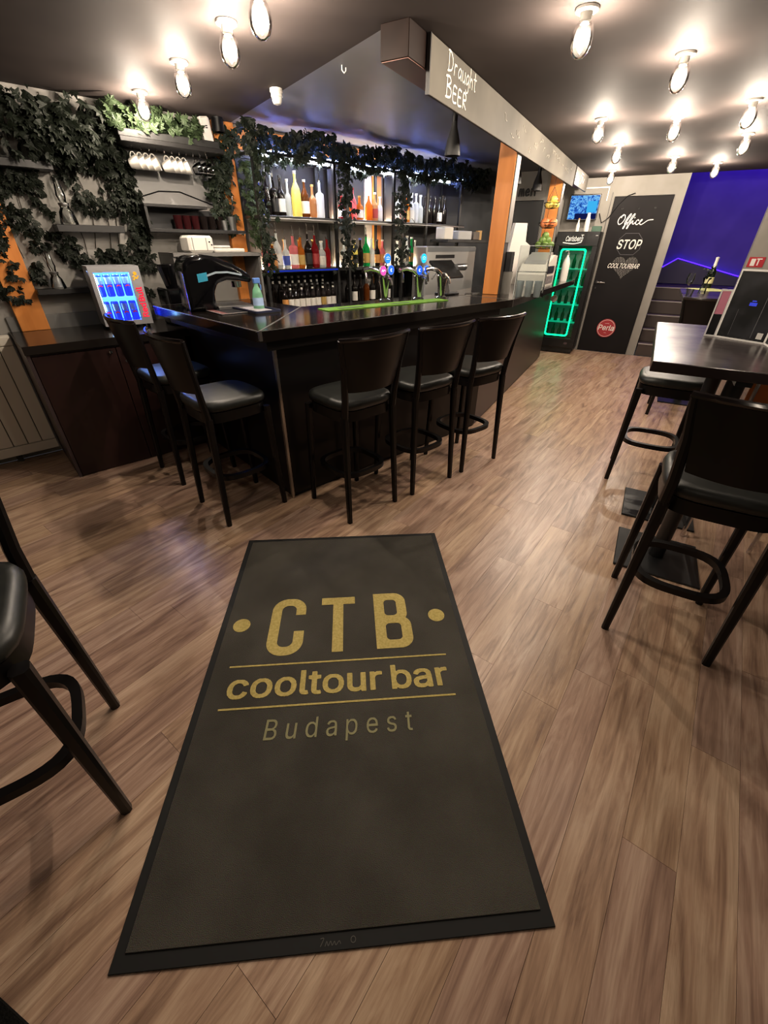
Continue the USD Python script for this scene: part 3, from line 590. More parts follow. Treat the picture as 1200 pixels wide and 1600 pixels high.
part(fr, 'lettering', mv(stand(cs), .26, -.0005, 1.592), pm('lettering_white', 'd8d8d4', .5, emit='ffffff', es=.12), smooth=False, label='white lettering Carlsberg')
part(fr, 'swoosh', mv(stand(cat(strokes([[(-.15, .0), (-.05, -.012), (.02, -.012), (.10, .004)]], .014), strokes([[(.105, .075), (.105, .095)], [(.09, .095), (.12, .095)]], .008))), .26, -.0005, 1.573), pm('lettering_white', 'd8d8d4', .5), smooth=False)
part(fr, 'badge', mv(stand(ext(sbox(0, 0, .035, .014), 0, .002)), .545, -.0005, 1.655), pm('badge_grey', '9a9a9a', .4), smooth=False)
part(fr, 'badge', mv(stand(ext(affinity.scale(Point(0, 0).buffer(.03), 1, .6), 0, .002)), .47, -.0005, .165), pm('badge_dim', '4a3c40', .4), smooth=False)
GB = liquor('green_bottle_glass', '0c5a38', .5)
for z in (.235, .473, .733, .993, 1.233):
    for k in range(5):
        bt = solo('fridge_bottle', f'green lit beer bottle, {ORD[k]} from left, {ORD[[.235, .473, .733, .993, 1.233].index(z)]} shelf up in tall fridge', 'bottle', lathe(bottle_profile(.19, .028, .011, .3, .2), 12), GB,
                  (np.array([2.596, 7.542, z + .001]) + np.array([*(E1 * (.10 + .10 * k) + NE * .22), 0])), 0, 'bottles in the tall fridge')
FT = np.array([2.596, 7.542, FH + .001])
def ft(x, y): return FT + np.array([*(E1 * x + NE * y), 0])
b1 = thing('spray_bottle', 'white trigger bottle on top of the tall drinks fridge', 'bottle', ft(.37, .15))
part(b1, 'body', lathe([(0, 0), (.035, 0), (.038, .02), (.036, .12), (.03, .16), (.022, .19), (.022, .23), (0, .232)], 16), WHITEP())
b2 = thing('spray_bottle', 'small white bottle left on top of the tall drinks fridge', 'bottle', ft(.24, .2))
part(b2, 'body', lathe([(0, 0), (.026, 0), (.028, .02), (.028, .08), (.012, .12), (.012, .15), (0, .152)], 16), WHITEP())
part(b2, 'cap', cyl(.014, .152, .17, 12), pm('cap_orange', 'c98a52', .5))
solo('glass_box', 'small green glass box on the right of the fridge top', 'box', bx(-.065, .065, -.05, .05, 0, .07, .006), pm('box_green', '3f5a4c', .3), ft(.51, .25), AE, smooth=False)

# television and cables
tv = thing('television', 'small television with a blue picture on the end wall above the fridge', 'television', EW(-1.09, -.14, 1.86), AE + 6)
part(tv, 'casing', bx(-.215, .215, 0, .04, 0, .32, .006), BLACKP(), smooth=False)
MATS['tv_picture'] = usdkit.material(stage, '/World/Looks/tv_picture', {'g': ('texture_coordinate', {}), 'n': ('noise_texture', {'scale': 12.0, 'detail': 3, 'distortion': 2.0}),
    'r': ('rgb_ramp', {'ramp': [(.3, lin('12204f')), (.45, lin('2a66c8')), (.55, lin('7fc4f0')), (.62, lin('3b86dc')), (.75, lin('1b2f86'))]}), 'e': ('emission', {'strength': 1.1})},
    [('g.object', 'n.vector'), ('n.fac', 'r.fac'), ('r.color', 'e.color')], surface='e.emission')
part(tv, 'screen', bx(-.20, .20, -.002, 0, .015, .305), MATS['tv_picture'], smooth=False, label='lit blue picture')
part(tv, 'screen_inset', bx(.05, .185, -.004, -.002, .10, .235), glow('tv_cyan', '3fb4f2', 1.0), smooth=False); part(tv, 'screen_band', bx(-.10, .20, -.0035, -.002, .015, .085), glow('tv_navy', '141c52', .8), smooth=False)
part(tv, 'bracket', bx(-.05, .05, .04, .128, .12, .2), BLACKP(), smooth=False)
solo('cable', 'black cable running from the television to the top of the office door', 'cable', tube([(.0, 0, 0), (.06, 0, -.12), (.14, 0, -.06), (.24, -.0, .10), (.33, 0, .20), (.42, 0, .23)], .006, 6), BLACKP(), EW(-.86, -.02, 1.95), AE)
solo('wall_conduit', 'thin white conduit framing the wall above the television', 'conduit', cat(bx(-1.20, -.80, -.012, -.001, 2.255, 2.27), bx(-.81, -.80, -.012, -.001, 2.1, 2.255)), WHITEP(), EW(0, 0), AE, smooth=False)
solo('wall_conduit', 'thin dark conduit running up beside the office door frame', 'conduit', bx(-.745, -.735, -.012, -.001, .1, 2.2), pm('conduit_dark', '4a4742', .5), EW(0, 0), AE, smooth=False)

# office door
dr = thing('door_1', kind='structure', loc=EW(-.70, .0), rz=AE)
DM = nm('door_black', '151314', '1a1718', 3, .6, .15, obj=True)
part(dr, 'panel', bx(.0, .765, -.02, .03, .005, 2.148, .002), DM, smooth=False)
def dstand(m, x, z): return mv(stand(m), x, -.0205, z)
DW = pm('door_paint_white', 'd3cfc8', .7); DG = pm('door_paint_grey', '6f6c69', .8); DD = pm('door_paint_dim', '48464a', .8)
O = [[(.055, .115), (.02, .10), (.0, .05), (.02, .01), (.055, .02), (.085, .07), (.08, .115), (.05, .125), (.035, .09)],
     [(.105, .0), (.1, .035), (.125, .10), (.15, .135), (.155, .115), (.125, .06), (.105, -.03), (.09, -.045), (.095, -.02), (.13, .03)],
     [(.135, .0), (.15, .04), (.175, .10), (.2, .135), (.205, .115), (.175, .06), (.155, -.03), (.14, -.045), (.145, -.02), (.185, .03), (.2, .05), (.205, .015), (.22, .01), (.235, .03)],
     [(.28, .05), (.265, .062), (.245, .04), (.25, .01), (.27, .005), (.295, .03)], [(.295, .03), (.32, .055), (.315, .066), (.30, .05), (.30, .015), (.32, .003), (.35, .02), (.40, .055), (.46, .06)], [(.215, .085), (.218, .09)]]
part(dr, 'lettering', dstand(strokes(O, .0125), .125, 1.80), DW, smooth=False, label='white script lettering Office')
oc = [(-.16, -.065), (-.09, -.14), (.09, -.14), (.16, -.065), (.16, .065), (.09, .14), (-.09, .14), (-.16, .065)]
octo = Polygon(oc); part(dr, 'stop_outline', dstand(ext(octo.difference(octo.buffer(-.008)), 0, .001), .365, 1.56), DD, smooth=False)
part(dr, 'lettering', dstand(text('STOP', .115, .78, .14, True, .002, True), .365, 1.50), DW, smooth=False, label='white lettering STOP')
hp = []
for k in range(60):
    t_ = k / 60 * 2 * math.pi; hp.append((16 * math.sin(t_) ** 3 / 16 * .175, (13 * math.cos(t_) - 5 * math.cos(2 * t_) - 2 * math.cos(3 * t_) - math.cos(4 * t_)) / 16 * .17))
heart = Polygon(hp).buffer(0); rows = []
r_ = random.Random(3)
for k in range(22):
    z = -.19 + k * .0165
    x = -.18
    while x < .18:
        w_ = r_.uniform(.012, .045); rows.append(sbox(x, z, x + w_, z + .0085)); x += w_ + .007
hm = unary_union(rows).intersection(heart).difference(sbox(-.21, -.035, .21, .045))
part(dr, 'heart', dstand(ext(hm, 0, .001), .375, 1.27), DG, smooth=False, label='grey heart of small script')
part(dr, 'lettering', dstand(text('COOLTOURBAR', .062, .68, .25, True, .002, True), .365, 1.245), DW, smooth=False, label='white lettering COOLTOURBAR')
h_ = part(dr, 'handle', mv(cat(rot(cyl(.024, 0, .01, 18), 90, (1, 0, 0)), tube([(0, -.005, 0), (0, -.045, 0), (.02, -.05, 0), (.12, -.05, .004)], .009, 8)), .045, -.02, 1.04), CHROME(), label='chrome lever handle')
part(dr, 'lock', mv(rot(cyl(.011, 0, .006, 12), 90, (1, 0, 0)), .045, -.02, .96), pm('lock_dark', '4a4a4a', .4, .8))
for x in (.14, .36, .57): part(dr, 'hook', mv(cat(rot(cyl(.012, 0, .006, 12), 90, (1, 0, 0)), tube([(0, -.005, 0), (0, -.03, -.005), (0, -.036, .012)], .005, 6)), x, -.02, 2.0), BLACKP())
per = thing('round_sign', 'round red sign lettered Perla low on the office door', 'sign', EW(-.335, -.0215, .38), AE)
part(per, 'disc', mv(rot(cyl(.142, 0, .008, 40), 90, (1, 0, 0)), 0, 0, 0), pm('sign_red', 'a02a32', .45), smooth=30)
part(per, 'ring', mv(stand(ext(Point(0, 0).buffer(.13, 24).difference(Point(0, 0).buffer(.122, 24)), 0, .001)), 0, -.008, 0), pm('sign_pale', 'd9b9b4', .5), smooth=False)
part(per, 'lettering', mv(stand(text('Perla', .078, .95, .12, True, .002, True)), 0, -.0085, -.03), pm('sign_letter_white', 'e4dcd6', .5), smooth=False, label='white lettering Perla')
part(per, 'small_marks', mv(stand(strokes([[(-.03, .07), (0, .074), (.03, .07)], [(-.015, -.07), (.015, -.07)]], .006)), 0, -.0085, 0), pm('sign_pale', 'd9b9b4', .5), smooth=False)
ex = thing('exit_sign', 'small red and white sign on the wall at the far right', 'sign', EW(1.30, -.002, 1.36), AE)
part(ex, 'plate', bx(-.09, .09, -.006, 0, -.06, .06), pm('exit_red', 'a3222c', .5), smooth=False)
part(ex, 'pictogram', mv(stand(cat(ext(sbox(-.06, -.045, -.01, .04), 0, .001), ext(sbox(.015, -.04, .03, .045), 0, .001), ext(sbox(.0, .03, .06, .045), 0, .001))), 0, -.0062, 0), pm('exit_white', 'd8d4d0', .5), smooth=False)
# corridor door behind the bar
d2 = thing('door_2', kind='structure', loc=(1.72, 7.37, 0), rz=math.degrees(math.atan2(7.11 - 7.37, 2.18 - 1.72)))
part(d2, 'panel', bx(.0, .525, .02, .06, .0, 2.055, .002), pm('corridor_door', '0f0f10', .4), smooth=False)
part(d2, 'handle', mv(cyl(.008, -.05, .05, 10), .48, .0, 1.4), STEEL())
ms = solo('toilet_sign', 'black hand-lettered men sign above the dark corridor door', 'sign', mv(stand(hand_text('men', .13, .022)), 0, -.003, 0), pm('sign_black', '0c0c0c', .6), (1.86, 7.285, 2.115), math.degrees(math.atan2(7.11 - 7.37, 2.18 - 1.72)), smooth=False)
# ================================================================== LAMPS
LAMPW = pm('lamp_white', 'dedad2', .4)
MATS['bulb_glass'] = usdkit.material(stage, '/World/Looks/bulb_glass', {'t': ('transparent_bsdf', {'color': (1, 1, 1)}), 'l': ('translucent_bsdf', {'color': (1, .97, .92)}), 'y': ('mix_closure', {'fac': .004}), 'g': ('glossy_bsdf', {'color': (.9, .9, .9), 'roughness': .03}),
    'f': ('fresnel', {'IOR': 1.3}), 'x': ('mix_closure', {})}, [('t.BSDF', 'y.closure1'), ('l.BSDF', 'y.closure2'), ('f.fac', 'x.fac'), ('y.closure', 'x.closure1'), ('g.BSDF', 'x.closure2')], surface='x.closure')
BULBG = MATS['bulb_glass']
FIL = glow('filament', 'ffe2ba', 45)
bulbs = [((.848, 2.639), 'bare oval ceiling bulb right of the near end of the chalkboard beam'), ((1.561, 3.119), 'bare oval ceiling bulb at the upper right, second nearest on that side'),
    ((2.514, 3.906), 'bare ceiling bulb at the right edge of the picture'), ((1.70, 4.443), 'bare ceiling bulb close to the middle of the beam, leftmost of its cross row'),
    ((2.253, 4.348), 'bare ceiling bulb in the middle of the cross row right of the beam'), ((2.302, 5.41), 'bare ceiling bulb beside the far half of the beam'),
    ((3.222, 6.036), 'bare ceiling bulb in front of the office door'), ((3.207, 4.902), 'bare ceiling bulb right of centre above the further high table'),
    ((3.95, 6.40), 'bare ceiling bulb at the edge of the violet opening'), ((3.007, 7.087), 'furthest small ceiling bulb close to the end wall'),
    ((-.515, 2.47), 'bare ceiling bulb cut by the top edge of the picture'), ((-.741, 2.794), 'largest whole ceiling bulb left of the beam'),
    ((-1.166, 3.287), 'bare ceiling bulb left of the white smoke alarm, middle of its row'), ((-1.66, 3.836), 'bare ceiling bulb nearest the ivy wall'),
    ((.25, 1.75), 'bare ceiling bulb above the entrance mat'), ((-1.0, 1.2), 'bare ceiling bulb above the left foreground stool'), ((1.5, 1.5), 'bare ceiling bulb above the near high table'), ((0.1, -.4), 'bare ceiling bulb behind the viewer')]
def lamp(x, y, label, power=1.0):
    t = thing('ceiling_bulb', label, 'lamp', (x, y, CEIL), 0, 'bare ceiling bulbs')
    part(t, 'base', lathe([(0, -.0005), (.047, -.0005), (.047, -.010), (.040, -.014), (0, -.014)], 24), LAMPW)
    part(t, 'socket', lathe([(0, -.014), (.026, -.014), (.023, -.045), (0, -.045)], 18), LAMPW)
    part(t, 'globe', lathe([(.024, -.038), (.036, -.052), (.043, -.072), (.0455, -.094), (.042, -.118), (.032, -.138), (.017, -.150), (0, -.154)], 28), BULBG, smooth=60)
    part(t, 'filament', lathe([(0, -.05), (.010, -.058), (.0155, -.08), (.0145, -.105), (.008, -.120), (0, -.124)], 14), FIL, smooth=60, label='glowing filament')
    l = UsdLux.SphereLight.Define(stage, str(t.GetPath()) + '/glow'); l.CreateRadiusAttr(.018); l.CreateIntensityAttr(220 * BULB_POWER * power); l.CreateColorAttr((1.0, .845, .68)); l.AddTranslateOp().Set(Gf.Vec3d(0, 0, -.096))
for k, ((x, y), lb) in enumerate(bulbs): lamp(x, y, lb, 1.0 if k < 14 else .22)
PEND = pm('pendant_grey', '2a2a2a', .5)
for (x, y), lb in (((.483, 3.993), 'dark bottle-shaped pendant lamp nearest under the beam'), ((1.385, 5.631), 'dark bottle-shaped pendant lamp just beyond the tall orange column'), ((1.80, 6.25), 'furthest dark bottle-shaped pendant lamp, close to the far column')):
    t = thing('pendant_lamp', lb, 'lamp', (x, y, CEIL), 0)
    part(t, 'cord', tube([(0, 0, 0), (0, 0, -.06)], .005, 6), BLACKP())
    part(t, 'holder', lathe([(0, -.055), (.016, -.055), (.02, -.075), (.02, -.11), (0, -.11)], 16), pm('holder_black', '151515', .4))
    part(t, 'shade', lathe([(.018, -.10), (.022, -.14), (.034, -.175), (.047, -.215), (.053, -.26), (.058, -.298), (.054, -.298), (.049, -.26), (.043, -.215), (.030, -.175), (.018, -.14), (.014, -.10)], 22), PEND)
em = thing('smoke_alarm', 'white ribbed conical fitting on the ceiling over the bar corner', 'smoke alarm', (-.73, 3.76, CEIL - .0005), 0)
part(em, 'body', lathe([(0, 0), (.040, 0), (.042, -.018), (.037, -.020), (.038, -.04), (.033, -.042), (.032, -.06), (.024, -.075), (0, -.082)], 22), WHITEP())
hk = solo('ceiling_hook', 'small pale hook screwed into the ceiling between the alarm and the beam', 'hook', tube([(0, 0, 0), (0, 0, -.02), (.012, 0, -.032), (.022, 0, -.022), (.022, 0, -.010)], .0035, 6), WHITEP(), (-.26, 3.33, CEIL - .0005))
sp = thing('wall_speaker', 'long white speaker leaning from the wall beside the ivy post', 'speaker', W(1.50, -.16, 2.17), AW)
part(sp, 'body', rot(bx(-.04, .04, -.04, .04, 0, .19, .012), -7, (0, 1, 0)), WHITEP(), smooth=False); part(sp, 'bracket', bx(-.015, .015, .0, .158, .08, .12), BLACKP(), smooth=False)
part(sp, 'vent', rot(cat(bx(-.008, .008, -.042, -.038, .13, .136), bx(-.008, .008, -.042, -.038, .118, .124)), -7, (0, 1, 0)), BLACKP(), smooth=False)
solo('spot_lamp', 'black cylinder spot under the ceiling beside the white speaker', 'lamp', lathe([(0, 0), (.045, 0), (.05, -.09), (.042, -.09), (.04, -.02), (0, -.02)], 20), BLACKP(), W(1.62, -.12, CEIL - .0005))

# ================================================================== BACK WALL: shelves, cups, jars, ivy
SHELF = pm('shelf_black', '151414', .45)
def wshelf(label, s0, s1, z, d=.16, th=.045):
    return solo('wall_shelf', label, 'shelf', bx(0, s1 - s0, -d, -.0005, -th, 0, .003), SHELF, W(s0, 0, z), AW, smooth=False)
wshelf('upper black wall shelf in the ivy at the left edge', -.32, .36, 1.985)
wshelf('middle black wall shelf in the ivy above the can fridge', .26, .70, 1.635)
wshelf('lowest black wall shelf in the ivy left of the can fridge', .0, .46, 1.232, .14, .035)
def jar(label, s, z, k=1.0):
    t = thing('glass_jar', label, 'jar', W(s, -.085, z + .0005), AW)
    part(t, 'glass', lathe([(0, 0), (.055 * k, 0), (.058 * k, .01), (.045 * k, .075 * k), (.028 * k, .10 * k), (.030 * k, .11 * k), (.027 * k, .11 * k), (.025 * k, .10 * k), (.042 * k, .075 * k), (.054 * k, .012), (0, .006)], 20), solid_glass())
    part(t, 'collar', lathe([(.031 * k, .11 * k), (.034 * k, .115 * k), (.034 * k, .128 * k), (.0, .130 * k)], 18), STEEL())
    part(t, 'chimney', lathe([(.0, .13 * k), (.020 * k, .13 * k), (.030 * k, .17 * k), (.020 * k, .235 * k), (.018 * k, .27 * k), (.016 * k, .27 * k), (.018 * k, .235 * k), (.028 * k, .17 * k), (.018 * k, .135 * k)], 18), solid_glass())
jar('clear glass oil-lamp jar on the upper ivy shelf, partly cut by the left edge', .12, 1.985, 1.0)
jar('second clear glass oil-lamp jar on the upper ivy shelf', .25, 1.985, .95)
jar('clear glass oil-lamp jar on the middle ivy shelf', .36, 1.635)
jar('clear glass oil-lamp jar on the lowest ivy shelf', .15, 1.232, .85)
# cup shelf with planter, hooks, cups
cs_ = thing('cup_shelf', 'black shelf below the ivy planter with white cups hanging from it', 'shelf', W(.80, 0, 2.13), AW)
part(cs_, 'board', bx(0, .76, -.28, -.0005, 0, .03, .003), SHELF, smooth=False)
part(cs_, 'trough', bx(.0, .74, -.26, -.10, .03, .075, .004), pm('trough_dark', '141413', .6), smooth=False)
for k in range(11):
    part(cs_, 'hook', mv(tube([(0, 0, 0), (0, 0, -.018), (0, -.012, -.026), (0, -.02, -.014)], .0025, 5), .10 + k * .055, -.17, 0), CHROME())
def cup_mesh(kk=1.0):
    body = lathe([(0, 0), (.022, 0), (.028, .006), (.040, .04), (.044, .075), (.041, .075), (.037, .04), (.025, .009), (0, .006)], 22)
    return body
def cup(label, x, mat_, group):
    t = thing('hanging_cup', label, 'cup', W(.80 + x, -.17, 2.083), AW, group)
    T = lambda m: rot(mv(m, 0, 0, -.04), 112, (1, 0, 0)); off = np.array([0, -.015, -.062])
    b = rot(mv(cup_mesh(), 0, 0, -.0375), 76, (0, 1, 0)); b = rot(b, -28, (0, 0, 1))
    part(t, 'body', mv(b, .0, .0, -.056), mat_, smooth=50)
    a = np.linspace(-.15, math.pi + .15, 12)
    part(t, 'handle', tube([(.0, -.0, -.020 + .026 * math.sin(q)) if False else (-.016 * math.cos(q), .009 * math.cos(q), -.020 + .027 * math.sin(q)) for q in a], .0042, 6), mat_)
PORC = pm('white_porcelain', 'd4cfc6', .25)
for k in range(4): cup(f'white coffee cup hanging from the cup shelf, {ORD[k]} from left in the left cluster', .09 + k * .046, PORC, 'hanging cups, left cluster')
for k in range(4): cup(f'white coffee cup hanging from the cup shelf, {ORD[k]} from left in the middle cluster', .33 + k * .044, PORC, 'hanging cups, middle cluster')
for k in range(3): cup(f'clear glass cup hanging at the right end of the cup shelf, {ORD[k]} from left', .565 + k * .045, solid_glass(), 'hanging glass cups')
solo('wall_panel', 'light grey panel with a curved line behind the hanging cups', 'panel', cat(bx(0, .70, -.012, -.0005, 0, .33)), pm('panel_grey', '8a8988', .5), W(.86, 0, 1.79), AW, smooth=False)
solo('wall_cable', 'thin dark cable arched over the grey panel below the cups', 'cable', tube([(0, 0, 0), (.15, 0, .045), (.32, 0, .05), (.46, 0, .01), (.60, 0, -.03)], .004, 6), BLACKP(), W(.92, -.018, 1.835), AW)
cb = thing('cubby_shelf', 'black open cubby with dark glasses under the hanging cups', 'shelf', W(.87, 0, 1.60), AW)
part(cb, 'board', bx(0, .82, -.20, -.0005, 0, .025, .003), SHELF, smooth=False); part(cb, 'board', bx(0, .50, -.20, -.0005, .165, .185, .003), SHELF, smooth=False)
part(cb, 'back_panel', bx(0, .80, -.012, -.0005, .025, .165), pm('cubby_back', '2a2a2c', .6), smooth=False); part(cb, 'side_panel', bx(0, .02, -.20, -.013, .025, .165), SHELF, smooth=False)
def tumbler(label, s, z, r_, h, mat_, n=-.12):
    return solo('tumbler', label, 'glass', lathe([(0, 0), (r_ * .85, 0), (r_, h), (r_ * .94, h), (r_ * .8, .008), (0, .008)], 20), mat_, W(s, n, z + .0005), AW)
RG = liquor('wine_red_glass', '3a1518', .3); DGm = pm('dark_glass', '16100f', .12)
for k, (m_, nm_) in enumerate(((RG, 'wine red'), (RG, 'wine red'), (RG, 'wine red'), (DGm, 'dark smoked'), (DGm, 'dark smoked'), (DGm, 'dark smoked'))):
    tumbler(f'{nm_} tumbler in the cubby, {ORD[k]} from left', 1.135 + .072 * k, 1.625, .034, .095, m_)
tb = thing('bar_spoon_glass', 'metal cup of bar spoons at the right end of the cubby shelf', 'cup', W(1.60, -.13, 1.6255), AW)
part(tb, 'cup', lathe([(0, 0), (.035, 0), (.045, .10), (.042, .10), (.033, .005), (0, .005)], 20), STEEL())
for k, (dx, dy) in enumerate(((-.09, 0), (-.06, .03), (.05, .02), (.02, -.04))):
    part(tb, 'spoon', cat(tube([(0, 0, .01), (dx, dy, .20 + .01 * k)], .003, 6), mv(trimesh.creation.icosphere(1, .009), dx, dy, .205 + .01 * k)), CHROME())
tumbler('small steel cup beside the bar spoons on the cubby shelf', 1.52 + .0, 1.625, .028, .07, STEEL(), -.15)

# ivy
def ivy(label, origin, n_parts, n_rest, pos, size, mat_, seed, hang=1, shape=ivy_shape, stems=None):
    t = thing('ivy', label, 'ivy', W(*origin), AW)
    def fit(ls):
        for v, f in ls:
            v[:, 1] = np.minimum(v[:, 1], -.004 - origin[1]); v[:, 2] = np.minimum(v[:, 2], CEIL - .012 - origin[2])
        return ls
    for v, f in fit(leaves(n_parts, pos, size, seed, hang, shape)): part(t, 'leaf', trimesh.Trimesh(v, f, process=False), mat_, smooth=False)
    part(t, 'foliage', merge(fit(leaves(n_rest, pos, size, seed + 100, hang, shape))), mat_, smooth=False, kind='stuff')
    if stems:
        part(t, 'stem', cat(*[tube(s_, .003, 5) for s_ in stems]), pm('ivy_stem', '2a241a', .7))
    return t
def curtain(r_):
    while True:
        s = r_.uniform(-.55, .90); z = r_.uniform(1.16, 2.36)
        if any(abs(s - a) < .075 and b < z < c for a, b, c in ((.12, 1.96, 2.27), (.25, 1.96, 2.25), (.36, 1.60, 1.92), (.15, 1.19, 1.48))): continue
        top = 2.37 if s < .25 else 2.37 - .42 * (s - .25)
        if z > top: continue
        d_ = meshkit.noise(np.array([s * 9.0, z * 9.0, 0.3]), 4)
        lim = .435 + .20 * max(0, (1.55 - z) / .4)
        if s > .80: lim += .1
        if d_ < lim: continue
        return (s, -.02 - .07 * r_.random() ** 1.5, z)
def vine(r_, s, z0, z1):
    return [(s + .05 * math.sin(5 * t_ + s * 9), -.015, z0 + (z1 - z0) * t_) for t_ in np.linspace(0, 1, 10)]
r_ = random.Random(11)
ivy('broad curtain of dark ivy covering the left part of the back wall', (0, 0, 0), 290, 1050, curtain, (.034, .06), IVYD, 21, stems=[vine(r_, -.5 + .11 * k, 2.36, 1.25 + .3 * r_.random()) for k in range(12)])
ivy('clump of dark ivy overhanging the wall at the left corner of the ceiling', (0, 0, 0), 60, 330, lambda r_: (r_.gauss(.47, .14), -.10 - .13 * r_.random(), r_.gauss(2.16, .075)), (.05, .085), IVYD, 31)
ivy('bright green ivy growing in the trough on the cup shelf', (.80, 0, 2.205), 120, 240, lambda r_: (r_.uniform(-.04, .60), -.10 - .17 * r_.random(), max(-.04, r_.gauss(.03, .035))), (.05, .08), IVYL, 41, 0)
ivy('ivy strands trailing beside the cups along the left side of the cubby', (.80, 0, 0), 60, 200, lambda r_: (r_.gauss(.0, .05), -.03 - .08 * r_.random(), r_.uniform(1.35, 2.25)), (.045, .07), IVYD, 51)
def around(r_):
    z = r_.uniform(1.62, 2.34); return (1.62 + .08 * math.sin(z * 6) + r_.gauss(0, .05), -.07 - .07 * r_.random(), z)
ivy('ivy winding around the orange post beside the bottle rack', (0, 0, 0), 90, 170, around, (.045, .07), IVY, 61, stems=[[(1.66 + .06 * math.sin(6 * z), -.065, z) for z in np.linspace(1.6, 2.34, 14)]])
ivy('few dark ivy leaves climbing the leftmost orange post', (0, 0, 0), 26, 22, lambda r_: (-.10 + r_.gauss(0, .05), -.06 - .02 * r_.random(), r_.uniform(1.3, 1.75)), (.04, .06), IVYD, 71)
# bottle rack
RS0, RS1 = 1.77, 4.62
rack = thing('bottle_rack', 'black back-bar bottle rack of posts and lit shelves wrapped in ivy', 'shelf', W(RS0, -.36, CAB), AW)
RB = pm('rack_black', '121212', .4)
L_ = RS1 - RS0
for x in (0.0, .83, .98, 1.62, 1.76, 2.15, 2.75): part(rack, 'post', cat(bx(x - .014, x + .014, 0, .028, .001, 1.20), bx(x - .014, x + .014, .30, .328, .001, 1.20)), RB, smooth=False)
for z in (1.295 - CAB, 1.715 - CAB): part(rack, 'shelf_board', bx(0, L_, .005, .33, z, z + .026, .002), RB, smooth=False)
part(rack, 'top_frame', cat(bx(0, L_, 0, .02, 1.20, 1.22), bx(0, L_, .31, .33, 1.20, 1.22), *[bx(x - .01, x + .01, 0, .33, 1.20, 1.22) for x in (0.01, .83, .98, 1.62, 1.76, 2.15, 2.75)]), RB, smooth=False)
part(rack, 'back_panel', cat(bx(0, 1.47, .335, .345, .001, 1.20), bx(1.78, L_, .335, .345, .001, 1.20)), nm('rack_back', '1a1716', '242120', 5, .5, obj=True), smooth=False)
part(rack, 'light_strip', bx(.02, 2.9, .02, .05, 1.222, 1.232), glow('strip_blue_white', '7f92ff', 110), smooth=False, label='cold blue strip light on the rack top')
part(rack, 'edge_rail', cat(bx(0, L_, -.003, .0045, 1.717 - CAB, 1.724 - CAB)), pm('rail_bright', 'c9c9c9', .25, .9), smooth=False, label='bright shelf edge rail')
part(rack, 'edge_rail', cat(bx(0, .82, -.003, .0045, 1.302 - CAB, 1.316 - CAB)), glow('edge_blue', '2c46d8', .5), smooth=False, label='blue lit shelf edge')
WL = glow('led_white', 'ffe6c4', 300); 
for (x0_, x1_) in ((.03, .80), (1.02, 1.60), (1.78, 2.12), (2.18, 2.55)):
    part(rack, 'tube_lamp', bx(x0_, x1_, .03, .06, 1.185, 1.198), glow('tube_white', 'eef2ff', 110), smooth=False, label='white tube lamp under the rack top')
for (x0_, x1_) in ((.04, .79), (1.02, 1.60), (1.78, 2.12)):
    part(rack, 'light_strip', bx(x0_, x1_, .27, .29, 1.322 - CAB, 1.330 - CAB), WL, smooth=False, label='warm light strip behind the bottles')
for (x0_, x1_) in ((1.02, 1.60), (1.78, 2.12)):
    part(rack, 'light_strip', bx(x0_, x1_, .27, .29, 1.742 - CAB, 1.750 - CAB), WL, smooth=False)
part(rack, 'light_strip', bx(.52, .80, .27, .29, 1.742 - CAB, 1.750 - CAB), WL, smooth=False)
# bottles
LABEL = {}
def bottle(label, s, n, z, h, r_, glass, lab=None, cap=None, pourer=False, group=None, style=0, lab2=None):
    t = thing('bottle', label, 'bottle', W(s, n, z), AW, group)
    nl, sh, nk = ((.30, .16, .32), (.26, .08, .30), (.22, .26, .26), (.34, .12, .36))[style]
    part(t, 'glass', lathe(bottle_profile(h, r_, r_ * nk, nl, sh), 18), glass)
    if lab: part(t, 'label', lathe([(r_ + .0006, h * .12), (r_ + .0006, h * .45)], 18), lab)
    if lab2: part(t, 'neck_label', lathe([(r_ * nk + .0012, h * .80), (r_ * nk + .0012, h * .88)], 14), lab2)
    if cap is not None: part(t, 'cap', cyl(r_ * nk * 1.35, h * .955 if not pourer else h, h * 1.02, 14), cap)
    if pourer:
        part(t, 'pourer', cat(cyl(r_ * nk * 1.05, h + .0005, h + .02, 12), tube([(0, 0, h + .015), (.004, 0, h + .06), (-.004, 0, h + .085)], .0035, 6)), CHROME(), label='metal pourer')
    return t
CLEAR = liquor('clear_spirit', 'dfe4e6', .65, .05); FROST = liquor('frosted_white', 'd9dde2', .5, .4); YEL = liquor('yellow_liqueur', 'f2ea8e', .6, .15); AMB = liquor('amber_spirit', 'c47a2c', .6); DAMB = liquor('dark_amber', '6e3a16', .5)
COP = liquor('copper_liqueur', 'c08a58', .45); BLU = liquor('blue_liqueur', '2545d8', .6); GRN = liquor('green_liqueur', '1f9a5a', .6); REDL = liquor('red_liqueur', '8c1c22', .5); PNK = liquor('pink_gin', 'd88a90', .55); DRK = liquor('dark_bottle', '15110f', .15); CRM = liquor('cream_liqueur', 'e5d6b4', .5)
LW = pm('label_white', 'd8d4cc', .6); LK = pm('label_black', '161616', .5); LO = pm('label_orange', 'c78a48', .6); LB = pm('label_blue', '3448a0', .5); LG = pm('label_gold', 'b99a58', .4, .3); LR = pm('label_red', '9a2c2c', .5)
S1, S2, S0 = 1.7415, 1.3215, CAB + .0005
